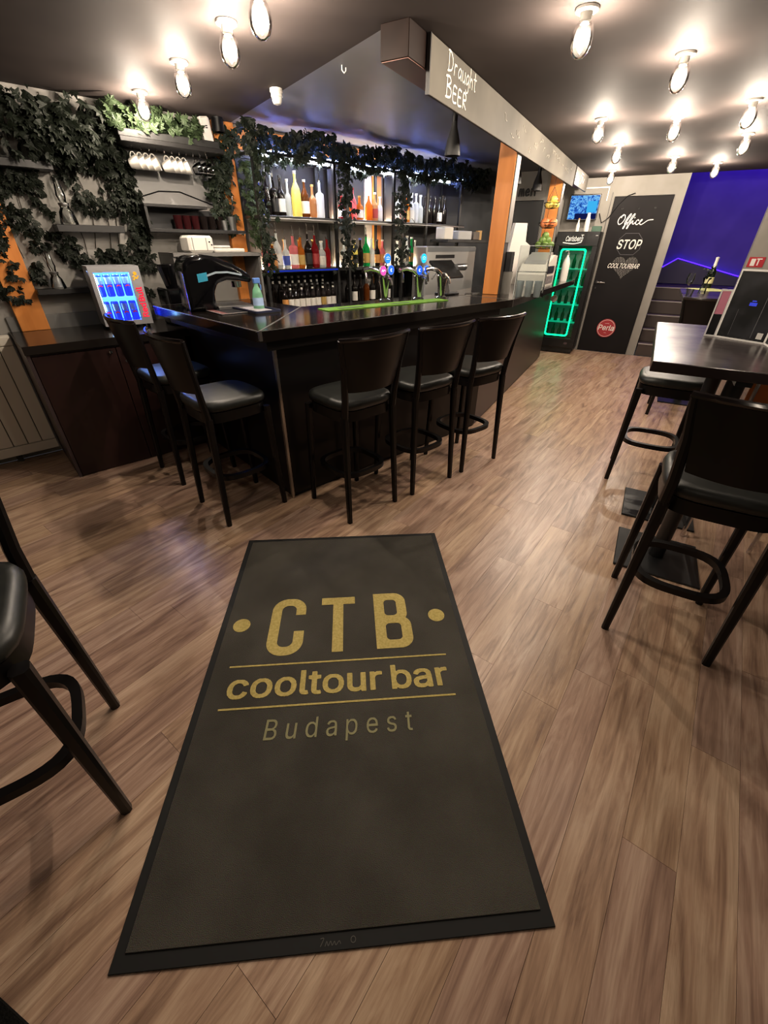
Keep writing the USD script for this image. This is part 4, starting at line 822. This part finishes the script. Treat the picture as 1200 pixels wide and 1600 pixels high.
top = [(1.87, .25, .034, BLU, LB, LW, 0, 'bright blue liqueur bottle with white neck', 0), (1.945, .30, .032, DRK, None, None, 1, 'slim black bottle with pourer', 0), (2.02, .29, .034, DRK, LK, None, 1, 'black bottle with black label', 0),
    (2.09, .30, .037, DRK, LW, LK, 0, 'dark bottle with white round label', 0), (2.165, .28, .028, CLEAR, None, LW, 3, 'slim clear bottle', 0), (2.255, .345, .045, YEL, None, LW, 2, 'large pale yellow liqueur bottle', 0),
    (2.352, .29, .041, DAMB, LW, LW, 2, 'brown bottle with big white label', 0), (2.44, .26, .036, COP, COP, LG, 0, 'copper coloured bottle', 0), (2.527, .285, .041, FROST, None, None, 1, 'frosted white bottle with pourer', 1)]
for s, h, r_, g_, lb_, cp_, sty, name, pr in top: bottle(name + ', upper shelf, left rack bay', s, -.20, S1, h, r_, g_, lb_, cp_, pourer=bool(pr) or sty == 1 and cp_ is None, style=sty)
for s, nm_, g_ in ((1.915, 'thin dark back-row bottle with pourer', DRK), (2.05, 'clear back-row bottle with pourer', CLEAR)): bottle(nm_ + ', upper shelf, left rack bay', s, -.11, S1, .31, .032, g_, None, None, True)
bay2 = [(2.80, .20, .036, REDL, LW, LR, 0, 'ruby bottle with white label'), (2.87, .24, .042, AMB, None, LG, 2, 'broad amber decanter'), (2.955, .27, .036, PNK, None, LR, 2, 'pink decanter with red stopper'), (3.04, .21, .040, AMB, LW, LG, 0, 'amber bottle with white label'),
    (3.17, .23, .042, AMB, None, LW, 2, 'tall orange amber decanter'), (3.255, .25, .036, COP, LR, LW, 0, 'amber bottle with red label'), (3.33, .22, .032, CLEAR, LW, LW, 0, 'clear bottle with white label')]
for s, h, r_, g_, lb_, cp_, sty, name in bay2: bottle(name + ', upper shelf, middle rack bay', s, -.19, S1, h, r_, g_, lb_, cp_, style=sty)
bay3 = [(3.60, .26, .034, CLEAR, None, LW, 1, 'clear bottle'), (3.68, .27, .036, REDL, LR, None, 0, 'dark red bottle'), (3.755, .27, .035, AMB, LG, LW, 0, 'gold bottle'), (3.83, .28, .035, CLEAR, LW, LW, 0, 'clear white-capped bottle'), (3.90, .28, .034, FROST, None, LW, 1, 'frosted bottle'), (3.975, .27, .036, CLEAR, None, LW, 3, 'wide clear bottle')]
for s, h, r_, g_, lb_, cp_, sty, name in bay3: bottle(name + ', upper shelf, third rack bay', s, -.19, S1, h, r_, g_, lb_, cp_, style=sty)
for k, s in enumerate((4.06, 4.14, 4.23, 4.32, 4.41)): bottle(f'dark wine bottle, {ORD[k]} from left, upper shelf of last rack bay', s, -.19, S1, .27, .038, DRK, LW if k == 3 else None, LK, group='dark wine bottles')
low = [(1.86, .24, .042, PNK, None, None, 0, 'square pale pink bottle'), (1.93, .20, .040, AMB, LO, LG, 0, 'short amber bottle'), (1.985, .29, .043, CLEAR, LW, None, 2, 'tall clear bottle with white label and pourer'), (2.075, .24, .036, CLEAR, LB, None, 0, 'clear bottle with blue label and pourer'),
    (2.165, .27, .043, PNK, LW, None, 1, 'wide pink-white patterned bottle with pourer'), (2.25, .26, .036, AMB, LG, None, 0, 'golden bottle with pourer'), (2.335, .29, .040, DRK, LK, None, 2, 'black bottle with pourer'), (2.42, .28, .040, REDL, LR, None, 2, 'red bottle with pourer'),
    (2.50, .23, .043, CLEAR, LW, LW, 0, 'clear square bottle with large white label'), (2.572, .26, .034, REDL, None, LK, 0, 'dark red bottle by the post')]
for s, h, r_, g_, lb_, cp_, sty, name in low: bottle(name + ', lower shelf, left rack bay', s, -.21, S2, h, r_, g_, lb_, cp_, pourer=cp_ is None, style=sty)
for k, s in enumerate((1.90, 2.12, 2.29, 2.46)): bottle(f'amber back-row bottle, {ORD[k]} from left, lower shelf of left rack bay', s, -.12, S2, .24, .036, (AMB, COP, AMB, DAMB)[k], LW, LG)
low2 = [(2.80, .24, .036, CLEAR, LW, LW, 0, 'clear bottle with white cap'), (2.875, .23, .036, CRM, LG, LG, 0, 'cream yellow bottle'), (2.95, .25, .034, YEL, LK, LW, 0, 'yellow bottle with dark label'), (3.03, .26, .034, DRK, None, LB, 0, 'dark bottle with blue cap'),
    (3.115, .28, .042, GRN, LG, None, 2, 'emerald green bottle with pourer'), (3.195, .26, .036, CLEAR, LW, LW, 0, 'clear bottle with paper label'), (3.28, .25, .034, DRK, LO, LK, 0, 'dark bottle with orange label'), (3.36, .25, .036, PNK, LO, LW, 0, 'pale peach bottle')]
for s, h, r_, g_, lb_, cp_, sty, name in low2: bottle(name + ', lower shelf, middle rack bay', s, -.20, S2, h, r_, g_, lb_, cp_, pourer=cp_ is None, style=sty)
low3 = [(3.60, .24, .036, CLEAR, None, LW, 0, 'clear bottle'), (3.68, .26, .034, CLEAR, LW, LW, 3, 'clear bottle with tall white cap'), (3.76, .29, .034, FROST, LW, LW, 3, 'white bottle with long neck'), (3.84, .28, .034, GRN, LG, LW, 3, 'pale green bottle'), (3.905, .25, .032, CLEAR, LW, LW, 0, 'slim clear bottle')]
for s, h, r_, g_, lb_, cp_, sty, name in low3: bottle(name + ', lower shelf, third rack bay', s, -.20, S2, h, r_, g_, lb_, cp_, style=sty)
# beer bottles on the back worktop
for k in range(10):
    s = 1.96 + k * .066; bottle(f'dark beer bottle with {("orange round", "white round", "cream", "cream", "white", "white", "grey white", "silver", "silver", "silver")[k]} label, {ORD[k]} from left, front beer row', s, -.30, S0, .23, .0305, DRK, (LO, LW, LW, LW, LW, LW, LW, LG, LW, LW)[k], STEEL(), lab2=LW if k % 2 else None, group='front row of beer bottles')
for k in range(9):
    s = 1.93 + k * .076; bottle(f'dark beer bottle, {ORD[k]} from left, back beer row under the rack', s, -.14, S0, .29, .031, DRK, None, LW, lab2=LW, group='back row of beer bottles')
for k in range(8):
    s = 2.80 + k * .09; bottle(f'dark wine bottle low behind the beer taps, {ORD[k]} from left', s, -.25, S0, .28, .036, DAMB if k == 3 else DRK, LW if k % 3 == 1 else None, LK, group='dark bottles behind the taps')
# ivy over and on the rack
def toprow(r_):
    s = r_.uniform(1.72, 5.0); sp = max(.2, 1 - (s - 1.72) / 6); return (s, -.42 + .16 * r_.random(), r_.uniform(2.15, 2.345) - (.06 * math.sin(s * 7) * r_.random()))
ivy('long dark band of ivy along the top of the bottle rack under the ceiling', (0, 0, 0), 150, 1250, toprow, (.05, .08), IVYD, 81)
for k, (s, lb_, m_, w_) in enumerate(((1.77, 'leftmost post of the bottle rack', IVY, .035), (2.68, 'double post between the left and middle rack bays', IVYD, .045), (3.46, 'double post between the middle and third rack bays', IVYD, .05))):
    ivy('ivy garland down the ' + lb_, (s, -.38, 0), 50, (90, 190, 170)[k], lambda r_, w_=w_: (r_.gauss(0, w_), -.02 - .05 * r_.random(), 2.2 - .9 * r_.random() ** 1.2), (.04, .06), m_, 91 + k)
ivy('brighter green ivy filling the gap between the orange post and the bottle rack', (1.86, -.20, 0), 40, 120, lambda r_: (r_.gauss(-.06, .03), r_.uniform(-.1, .1), r_.uniform(1.5, 2.15)), (.04, .06), IVYL, 99)

# machines and goods along the back worktop
GP = pm('gloss_black', '08080a', .10, 0, .35, 0)
tw = thing('toaster', 'white plastic machine with dials standing on the shelf under the cubby', 'appliance', W(1.10, -.24, 1.462), AW)
part(tw, 'body', bx(0, .21, -.10, .10, 0, .12, .018), WHITEP(), smooth=False); part(tw, 'dial', mv(rot(cat(mv(cyl(.008, 0, .006, 12), .175, -.03), mv(cyl(.008, 0, .006, 12), .175, -.07)), 90, (1, 0, 0)), 0, -.10, 0.0 + .0) if False else cat(bx(.168, .178, -.104, -.099, .07, .08), bx(.185, .195, -.104, -.099, .05, .06)), BLACKP(), smooth=False)
part(tw, 'seam', bx(.03, .036, -.102, -.098, .015, .105), pm('seam_grey', '8a8680', .5), smooth=False); part(tw, 'seam', bx(.145, .150, -.102, -.098, .015, .105), pm('seam_grey', '8a8680', .5), smooth=False)
sh_ = thing('machine_shelf', 'grey shelf carrying the white machine and folded cloths behind the coffee machine', 'shelf', W(.95, -.36, 0), AW)
part(sh_, 'board', bx(0, .78, 0, .355, 1.435, 1.4615), pm('shelf_grey', '6c6a68', .5), smooth=False); part(sh_, 'upright', bx(0.0, .02, .02, .35, CAB, 1.434), pm('shelf_grey', '6c6a68', .5), smooth=False); part(sh_, 'upright', bx(.755, .775, .02, .35, CAB, 1.434), pm('shelf_grey', '6c6a68', .5), smooth=False)
for k, (x, w_, z_) in enumerate(((1.40, .16, .03), (1.53, .14, .022), (1.42, .10, .052))):
    solo('folded_cloth', ('white folded cloth beside the white machine', 'white folded cloth at the right end of the grey shelf', 'small white cloth lying on top of the folded cloth')[k], 'cloth', bx(-w_ / 2, w_ / 2, -.09, .09, 0, .03 if k < 2 else .02, .008), pm('cloth_white', 'd8d4cc', .8), W(x, -.22, 1.462 if k < 2 else 1.4925), AW, smooth=False)
for k, (s, n, w_, h, d_) in enumerate(((.86, -.42, .20, .43, .26), (1.09, -.44, .12, .36, .2))):
    t = thing('coffee_grinder', ('larger black glossy coffee grinder left of the coffee machine', 'narrow black glossy grinder just left of the coffee machine')[k], 'grinder', W(s - .08, n - .12, CAB + .0005), AW)
    part(t, 'body', bx(0, w_, 0, d_, 0, h * .62, .012), GP, smooth=False)
    part(t, 'hopper', mv(lathe([(0, 0), (w_ * .3, 0), (w_ * .46, h * .38 - .02), (w_ * .42, h * .38), (0, h * .38)], 20), w_ / 2, d_ / 2, h * .62), GP)
    part(t, 'spout', mv(rot(cyl(.022, 0, .05, 14), 90, (1, 0, 0)), w_ / 2, 0, h * .40), CHROME()); part(t, 'knob', mv(trimesh.creation.icosphere(2, .022), w_ * .5, -.015, h * .2), CHROME())
# curved black coffee machine on the short bar arm
cm = thing('coffee_machine', 'big arched glossy black coffee machine on the short bar arm', 'coffee machine', (-1.33, 3.10, CTOP + .0005), 34)
prof = [(0, 0), (0, .24), (.015, .29), (.06, .325), (.13, .338), (.22, .325), (.33, .285), (.42, .235), (.455, .205), (.458, .18), (.44, .165), (.36, .180), (.28, .185), (.215, .165), (.185, .11), (.18, 0)]
part(cm, 'body', mv(stand(bevel_ext(prof, .30, .028)), 0, .30, 0), GP, smooth=50)
part(cm, 'control_strip', mv(stand(ext(LineString([(.15, .215), (.21, .232), (.29, .232), (.38, .215)]).buffer(.006), 0, .002)), 0, -.0005, 0), pm('control_grey', '8c9498', .3, emit='a0c0d0', es=.15), smooth=False)
part(cm, 'display', mv(stand(ext(Polygon([(.085, .175), (.15, .185), (.15, .235), (.085, .225)]), 0, .002)), 0, -.0005, 0), pm('display_teal', '2f7f96', .3, emit='46b4d2', es=.15), smooth=False, label='small teal display')
part(cm, 'drip_tray', bx(.19, .44, .02, .28, 0, .022, .004), STEEL(), smooth=False)
part(cm, 'group_head', mv(cyl(.035, .13, .168, 18), .38, .15), CHROME())
spb = thing('spray_bottle', 'trigger bottle with pale green liquid under the arch of the coffee machine', 'bottle', (-.905, 3.255, CTOP + .0005), 40)
part(spb, 'body', lathe([(0, 0), (.036, 0), (.038, .01), (.036, .09), (.028, .125), (.014, .15), (.014, .165), (0, .166)], 18), liquor('spray_green', '9fd8b8', .5)); part(spb, 'label', lathe([(.0375, .03), (.0372, .08)], 18), pm('label_paleblue', 'a8c4ea', .5))
part(spb, 'trigger', cat(bx(-.018, .03, -.012, .012, .166, .20, .004), tube([(.022, 0, .17), (.034, 0, .15), (.030, 0, .125)], .005, 6)), pm('trigger_blue', '5a82c8', .4), smooth=False)
RUB = pm('rubber_black', '16161a', .6)
bm = thing('bar_mat', 'black rubber bar mat with pinkish rim in front of the coffee machine', 'bar mat', W(.80, -1.44, CTOP + .0006), AW)
part(bm, 'sheet', bx(0, .30, 0, .34, 0, .004), RUB, smooth=False); part(bm, 'rim', cat(bx(0, .30, 0, .008, .004, .006), bx(0, .008, .008, .34, .004, .006)), pm('rim_pale', 'a89c98', .4), smooth=False); part(bm, 'rim', bx(.012, .05, .01, .335, .004, .0056), pm('rim_pink', '7d4f50', .5), smooth=False)
ty = thing('bar_tray', 'narrow black tray with pale rim and a white pad near the bar corner', 'tray', W(.985, -1.555, CTOP + .0006), AW)
ty_ = rr(0, .20, 0, .56, .02)
part(ty, 'base', ext(ty_, 0, .006), RUB, smooth=False); part(ty, 'rim', ext(ty_.difference(ty_.buffer(-.012)), .006, .016), pm('tray_rim', '2a2e48', .3), smooth=False); part(ty, 'pad', ext(rr(.04, .16, .06, .40, .01), .006, .011), pm('pad_pale', 'a8a4a8', .6), smooth=False)
gm = thing('bar_runner', 'long lime green bar runner along the counter below the taps', 'bar mat', W(1.45, -1.735, CTOP + .0006), AW - 4.6)
part(gm, 'runner', bx(0, 1.20, 0, .15, 0, .005, .001), nm('runner_green', '5c8a2c', '74a23c', 20, .7, .2, obj=True), smooth=False); part(gm, 'print', bx(.12, .34, .03, .07, .005, .0056), pm('runner_print', '22301a', .6), smooth=False); part(gm, 'print', bx(.60, .80, .04, .07, .005, .0056), pm('runner_print', '22301a', .6), smooth=False)

# beer taps
def tap(label, s, n, meds, arm=True):
    t = thing('beer_tap', label, 'beer tap', W(s, n, CTOP + .0005), AW)
    part(t, 'column', lathe([(0, 0), (.05, 0), (.05, .008), (.030, .02), (.034, .09), (.046, .155), (.048, .175), (.036, .195), (0, .20)], 24), CHROME())
    if arm:
        part(t, 'arm', tube([(0, 0, .17), (-.05, -.015, .195), (-.11, -.02, .225), (-.18, -.02, .235), (-.25, -.02, .225)], .017, 10), CHROME())
        part(t, 'spout', tube([(-.235, -.02, .225), (-.235, -.04, .20), (-.235, -.045, .14)], .010, 8), CHROME())
    part(t, 'faucet', cat(tube([(0, -.03, .16), (0, -.075, .165), (0, -.09, .12)], .010, 8)), CHROME())
    for k, (x, z, col, es, mk) in enumerate(meds):
        m = part(t, 'medallion', mv(rot(lathe([(0, 0), (.036, 0), (.036, .012), (0, .012)], 28), 90, (1, 0, 0)), x, -.03, z), pm('medallion_rim', 'b8bcc4', .3, .6), label='round lit tap badge')
        el = affinity.scale(Point(0, 0).buffer(.033, 14), .92, 1)
        part(m, 'face', mv(stand(ext(el, 0, .002)), x, -.0425, z), glow('badge_' + col, col, es), smooth=False)
        part(m, 'emblem', mv(stand(mk), x, -.0447, z), glow('badge_white', 'e8f0ff', 1.6), smooth=False)
        part(m, 'stalk', tube([(x, -.025, z - .03), (x * .4, -.01, .18)], .007, 6), CHROME())
e1 = strokes([[(-.018, -.004), (-.008, .008), (-.004, -.006), (.008, .006), (.018, -.002)]], .005, .001); e2 = ext(Point(0, 0).buffer(.012).difference(Point(.006, 0).buffer(.007)), 0, .001)
e3 = strokes([[(-.012, -.014), (-.012, .016), (.008, .014), (.008, .0), (-.012, -.002)]], .006, .001); e4 = strokes([[(-.016, .006), (0, .012), (.016, .006)], [(-.016, -.004), (.016, -.004)]], .004, .001)
tap('chrome beer tap with pink and blue lit badges, left of the two badge taps', 2.203, -1.50, [(-.052, .222, 'f04a9c', 1.8, e1), (.034, .225, '2c62f0', 1.8, e2), (-.005, .305, '2f7cf2', 1.8, e4)])
tap('chrome beer tap with three blue lit badges, right of the two badge taps', 2.508, -1.60, [(-.040, .222, '1f54ee', 1.8, e2), (.046, .222, '3c6cf6', 2.4, e3), (.006, .305, '24b4f4', 1.8, e4)])
tap('plain chrome curved tap near the payment terminal', 2.742, -1.66, [], True)
# till / steel machine / terminal behind the bar
ice = thing('glass_washer', 'brushed steel machine with a dark name strip behind the beer taps', 'machine', W(3.66, -.62, CAB + .0005), AW)
part(ice, 'body', bx(0, .92, 0, .22, 0, .56, .012), pm('steel_satin', 'c2c2c0', .3, .7), smooth=False); part(ice, 'name_strip', bx(.16, .50, -.003, .0, .44, .475), BLACKP(), smooth=False); part(ice, 'door_bow', mv(stand(ext(LineString([(.12, .24), (.20, .30), (.40, .32), (.60, .29)]).buffer(.012), 0, .006)), 0, -.0005, 0), CHROME(), smooth=False); part(ice, 'top_strip', bx(.02, .90, -.003, 0, .505, .55), pm('strip_grey', '5c5e60', .4), smooth=False)
ush = solo('wall_shelf', 'black shelf of boxes and jars above the steel machine', 'shelf', bx(0, .95, -.28, -.001, -.03, 0, .002), SHELF, W(3.98, -.37, 1.585), AW, smooth=False)
for k, (x, w_, h, c_, lb_) in enumerate(((.04, .16, .12, 'd0ccc4', 'white carton'), (.30, .26, .09, 'a4a4a4', 'silver box'), (.60, .12, .085, '5a5048', 'brown box'), (.75, .07, .10, 'b08a54', 'tan jar'))):
    solo('carton' if k < 3 else 'jar', lb_ + ' on the black shelf above the steel machine', 'box' if k < 3 else 'jar', bx(0, w_, -.16, -.02, 0, h, .006) if k < 3 else cyl(.04, 0, h, 18, .04, -.09), pm('goods_' + c_, c_, .45), W(3.98 + x, -.40, 1.5855), AW, smooth=False if k < 3 else 35)
pos = thing('payment_terminal', 'black tilted touchscreen till seen from its back between taps and column', 'till', W(3.05, -1.47, CTOP + .0005), AW)
part(pos, 'foot', bx(-.09, .09, -.08, .08, 0, .015, .004), BLACKP(), smooth=False); part(pos, 'stand', rot(bx(-.03, .03, -.012, .012, .01, .16), -18, (1, 0, 0)), BLACKP(), smooth=False)
part(pos, 'screen', mv(rot(bx(-.16, .16, -.012, .012, -.10, .12, .008), -52, (1, 0, 0)), 0, .02, .20), pm('till_black', '1a1b1c', .35), smooth=False)
part(pos, 'card_reader', mv(rot(cyl(.028, 0, .14, 18), 90, (0, 1, 0)), .13, .02, .22), STEEL())
solo('cable', 'thin loose cable lying on the counter beside the till', 'cable', tube([(0, 0, 0), (.06, .05, 0), (.14, .03, 0), (.18, -.04, 0), (.10, -.07, 0), (.04, -.05, 0)], .004, 6), pm('cable_grey', '5e5c58', .5), W(3.17, -1.60, CTOP + .005), AW)

# far counter: cup sleeve, acrylic stand, juicer, paper, fruit
slv = thing('straw_holder', 'grey printed tub of black napkins beside the orange column', 'tub', (1.158, 4.583, CTOP + .0005), AB)
part(slv, 'tub', lathe([(0, 0), (.058, 0), (.064, .19), (.060, .19), (.054, .006), (0, .006)], 24), pm('tub_grey', '77736c', .5)); part(slv, 'napkins', cyl(.055, .02, .35, 8), pm('napkin_black', '17171a', .7), smooth=False)
part(slv, 'marks', mv(rot(mv(stand(strokes([[(0, .03), (.012, .05), (.02, .03), (.0, .01), (.02, .0)], [(.0, .05), (.022, .055)]], .007)), 0, -.0635, .08), 25), 0, 0, 0), pm('mark_white', 'd8d4cc', .5), smooth=False)
ac = thing('acrylic_stand', 'clear acrylic box of beakers standing at the bend of the counter', 'stand', (1.17, 4.26, CTOP + .0005), -14)
ACR = pane('acrylic', (.92, .94, .94), .06, 1.3, (.6, .6, .6))
for q_ in (bx(0, .26, .0, .003, 0, .40), bx(0, .003, .003, .147, 0, .40), bx(.257, .26, .003, .147, 0, .40), bx(0, .26, .147, .15, 0, .40), bx(.003, .257, .003, .147, .20, .203)): part(ac, 'panel', q_, ACR, smooth=False)
part(ac, 'edge', cat(bx(-.001, .004, -.001, .004, 0, .402), bx(.0, .26, -.0005, .0035, .397, .401)), pm('acrylic_edge', 'c4c8ca', .3), smooth=False)
for k in range(3):
    tumbler(f'clear glass beaker inside the acrylic stand, {ORD[k]} from left', 0, 0, .034, .13, liquor('clear_plastic', 'c6cbcc', .6))
    p_ = stage.GetPrimAtPath('/World/tumbler' + f'_{TAKEN[("/World", "tumbler")] - 1:03d}'); q_ = np.array([1.17, 4.26]) + np.array([math.cos(math.radians(-14)), math.sin(math.radians(-14))]) * (.05 + .08 * k) + np.array([math.sin(math.radians(14)), math.cos(math.radians(14))]) * .075
    UsdGeom.Xformable(p_).GetOrderedXformOps()[0].Set(Gf.Vec3d(q_[0], q_[1], CTOP + .001))
ju = thing('citrus_press', 'white slanted kitchen machine with a black slot on the far counter', 'appliance', (1.80, 5.40, CTOP + .0005), 59)
WJ = pm('machine_white', 'cfc8bc', .4)
part(ju, 'body', mv(stand(ext(Polygon([(0, 0), (.52, 0), (.55, .20), (.53, .30), (.40, .31), (.10, .22), (.0, .12)]), 0, .30)), 0, .30, 0), WJ, smooth=False)
part(ju, 'slot', mv(stand(ext(rr(.12, .44, .125, .20, .02), 0, .004)), 0, -.0005, 0), BLACKP(), smooth=False); part(ju, 'window', mv(stand(ext(rr(.06, .46, .02, .10, .01), 0, .003)), 0, -.0005, 0), nm('press_window', '4a4044', 'a49c98', 30, .3, obj=True), smooth=False)
part(ju, 'lid', mv(stand(ext(Polygon([(.10, .222), (.40, .312), (.38, .335), (.12, .26)]), 0, .24)), 0, .27, 0), pm('lid_clear_grey', '9c9a96', .2), smooth=False); part(ju, 'lever', mv(cyl(.012, .0, .03, 12), .47, -.02, .17), CHROME())
pp = thing('paper_stack', 'upright white paper bag standing behind the white kitchen machine', 'paper', (1.44, 5.78, CTOP + .0005), 25)
part(pp, 'front_sheet', mv(stand(ext(Polygon([(-.02, 0), (.34, 0), (.33, .40), (.25, .44), (.235, .62), (.06, .62), (.03, .40)]), 0, .05)), 0, .05, 0), pm('paper_white', 'cfcac4', .7), smooth=False)
sb = thing('soap_bottle', 'white slim bottle near the end of the far counter', 'bottle', (2.40, 6.40, CTOP + .0005), 0)
part(sb, 'body', lathe([(0, 0), (.045, 0), (.047, .015), (.047, .20), (.030, .26), (.014, .285), (.014, .30), (0, .302)], 20), WHITEP()); part(sb, 'pump', cat(cyl(.016, .302, .325, 12), tube([(0, 0, .32), (0, 0, .345), (-.035, -.01, .345), (-.045, -.012, .335)], .006, 6)), pm('pump_grey', '8a8a88', .4))
rd = solo('round_badge', 'white round badge hanging at the end of the counter before the fridge', 'badge', mv(rot(cyl(.045, 0, .012, 26), 90, (1, 0, 0)), 0, 0, 0), pm('badge_white_plastic', 'd0cfc8', .4), (2.475, 6.79, .88), AE)
fb = thing('fruit_basket', 'three-tier hanging wire fruit basket in front of the far column', 'basket', (1.93, 6.0, 1.50))
WIRE = pm('wire_black', '2a2622', .4, .6)
for z, r_ in ((.40, .085), (.21, .105), (.0, .13)):
    a = np.linspace(0, 2 * math.pi, 28, endpoint=False)
    part(fb, 'bowl', cat(*[tube([(math.cos(q) * r_ * f_, math.sin(q) * r_ * f_, z + dz) for q in a], .0028, 5, True) for f_, dz in ((1, .05), (.9, .022), (.62, .0), (.3, -.004))], *[tube([(math.cos(q) * r_ * f_, math.sin(q) * r_ * f_, z + dz) for f_, dz in ((1, .05), (.9, .022), (.62, .0), (.3, -.004))], .002, 4) for q in a[::3]]), WIRE)
part(fb, 'hanger', cat(*[tube([(math.cos(q) * .13, math.sin(q) * .13, .05), (math.cos(q) * .105, math.sin(q) * .105, .26), (math.cos(q) * .085, math.sin(q) * .085, .45), (0, 0, .60), (0, 0, .857)], .002, 4) for q in (0, 2.09, 4.19)]), WIRE)
def fruit(kind, c_, rad, x, y, z, lb_, el=1.0):
    m = trimesh.creation.icosphere(2, rad); v = m.vertices; v *= 1 + .02 * (meshkit.noise(v * 40, 3)[:, None] - .5); v[:, 0] *= el; m.vertices = v
    solo(kind, lb_, kind, m, nm('peel_' + kind, c_, ''.join(f'{min(255, int(c_[i:i+2], 16) + 22):02x}' for i in (0, 2, 4)), 18, .4, .4, obj=True), (1.93 + x, 6.0 + y, 1.50 + z))
for k, (x, y, z) in enumerate(((-.035, -.03, .43), (.04, -.02, .43), (.0, .045, .43), (.01, -.01, .482))): fruit('lemon', 'c9ad4a', .037, x, y, z, f'yellow lemon in the top tier of the fruit basket, {("front left", "front right", "back", "uppermost")[k]}', 1.25)
for k, (x, y, z) in enumerate(((-.05, -.03, .255), (.045, -.04, .255), (.0, .055, .255))): fruit('orange', 'c47040', .05, x, y, z, f'orange in the middle tier of the fruit basket, {("left", "right", "back")[k]}')
for k, (x, y, z) in enumerate(((-.08, -.03, .04), (-.02, -.085, .04), (.05, -.06, .04), (.085, .01, .04), (.0, .0, .04), (-.045, -.04, .088), (.025, -.03, .09), (.0, .05, .08), (-.01, -.02, .135))): fruit('lime', '5d7a34', .036, x, y, z, f'green lime in the bottom tier of the fruit basket, {ORD[k]}', 1.15)

# can fridge on the cabinet
mf = thing('can_fridge', 'small silver counter fridge lit blue and full of drink cans', 'fridge', (-2.147, 3.413, CAB + .0005), 38)
SIL = pm('fridge_silver', 'b4b4b8', .35, .3)
fw, fh, fd = .338, .425, .285
part(mf, 'foot', cat(cyl(.012, 0, .026, 12, .03, .05), cyl(.012, 0, .026, 12, fw - .03, .05), cyl(.012, 0, .026, 12, .03, fd - .04), cyl(.012, 0, .026, 12, fw - .03, fd - .04)), BLACKP())
part(mf, 'body', cat(bx(0, .012, .03, fd, .026, fh), bx(fw - .012, fw, .03, fd, .026, fh), bx(.012, fw - .012, .03, fd, .026, .04), bx(.012, fw - .012, .03, fd, fh - .02, fh), bx(.012, fw - .012, fd - .015, fd, .04, fh - .02)), SIL, smooth=False)
part(mf, 'door_frame', cat(bx(0, .028, 0, .028, .026, fh), bx(fw - .075, fw, 0, .028, .026, fh), bx(.028, fw - .075, 0, .028, .026, .058), bx(.028, fw - .075, 0, .028, fh - .04, fh)), SIL, smooth=False)
part(mf, 'glass_pane', bx(.029, fw - .076, .012, .016, .059, fh - .041), GLASS(), smooth=False)
part(mf, 'back_light', bx(.02, fw - .02, fd - .022, fd - .016, .045, fh - .03), glow('can_fridge_blue', '1430ff', 34), smooth=False, label='blue lit back')
part(mf, 'shelf', bx(.013, fw - .013, .04, fd - .025, .214, .221), glow('shelf_ice_blue', '6fc4ff', 1.8), smooth=False, label='bright ice blue shelf')
part(mf, 'light_strip', cat(bx(.03, fw - .09, .032, .040, fh - .034, fh - .026), bx(.03, .036, .032, .04, .06, fh - .05)), glow('strip_ice', '8fd0ff', 30.0), smooth=False)
for w_, z_ in (('Red', .125), ('Bull', .235)):
    rt = rot(stand(text(w_, .040, 1.05, 0, True, .002)), -90, (0, 1, 0)); c_ = rt.bounds.mean(0)
    part(mf, 'lettering', mv(rt, fw - .038 - c_[0], -.0008 - c_[1] - .0005, z_ - c_[2]), glow('letter_red', 'ff2038', 1.6), smooth=False, label='red lit lettering ' + w_)
part(mf, 'emblem', mv(stand(cat(strokes([[(-.018, -.012), (-.004, .004), (.004, -.004), (.018, .012)], [(-.018, .008), (-.008, .014)]], .008), ext(Point(0, .03).buffer(.012), 0, .002))), fw - .038, -.0008, .345), glow('emblem_gold', 'ffb030', 1.2), smooth=False)
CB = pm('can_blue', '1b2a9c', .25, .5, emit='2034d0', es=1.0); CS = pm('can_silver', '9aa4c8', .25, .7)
cnt = 0
for zi, z in enumerate((.0405, .2215)):
    for k in range(4):
        t = thing('drink_can', f'blue and silver drink can, {ORD[k]} from left on the {("lower", "upper")[zi]} shelf of the can fridge', 'can', (0, 0, 0), 38, 'cans in the can fridge')
        o_ = np.array([-2.147, 3.413]); ca, sa = math.cos(math.radians(38)), math.sin(math.radians(38)); x_, y_ = .055 + .061 * k, .085
        UsdGeom.Xformable(t).GetOrderedXformOps()[0].Set(Gf.Vec3d(o_[0] + ca * x_ - sa * y_, o_[1] + sa * x_ + ca * y_, CAB + .0005 + z))
        part(t, 'body', lathe([(0, 0), (.022, 0), (.0265, .008), (.0265, .138), (.022, .148), (0, .148)], 18), CB)
        part(t, 'band', lathe([(.0268, .085), (.0268, .132)], 18), CS); part(t, 'mark', mv(stand(strokes([[(-.012, 0), (0, .006), (.012, 0)]], .008)), 0, -.0268, .07), pm('can_red', 'b01c30', .3, emit='d02040', es=.3), smooth=False)
pl = UsdLux.RectLight.Define(stage, str(mf.GetPath()) + '/inner_lamp'); pl.CreateWidthAttr(.28); pl.CreateHeightAttr(.06); pl.CreateIntensityAttr(220); pl.CreateColorAttr((.2, .38, 1.0)); pl.AddTranslateOp().Set(Gf.Vec3d(fw / 2 - .03, .06, fh - .03))
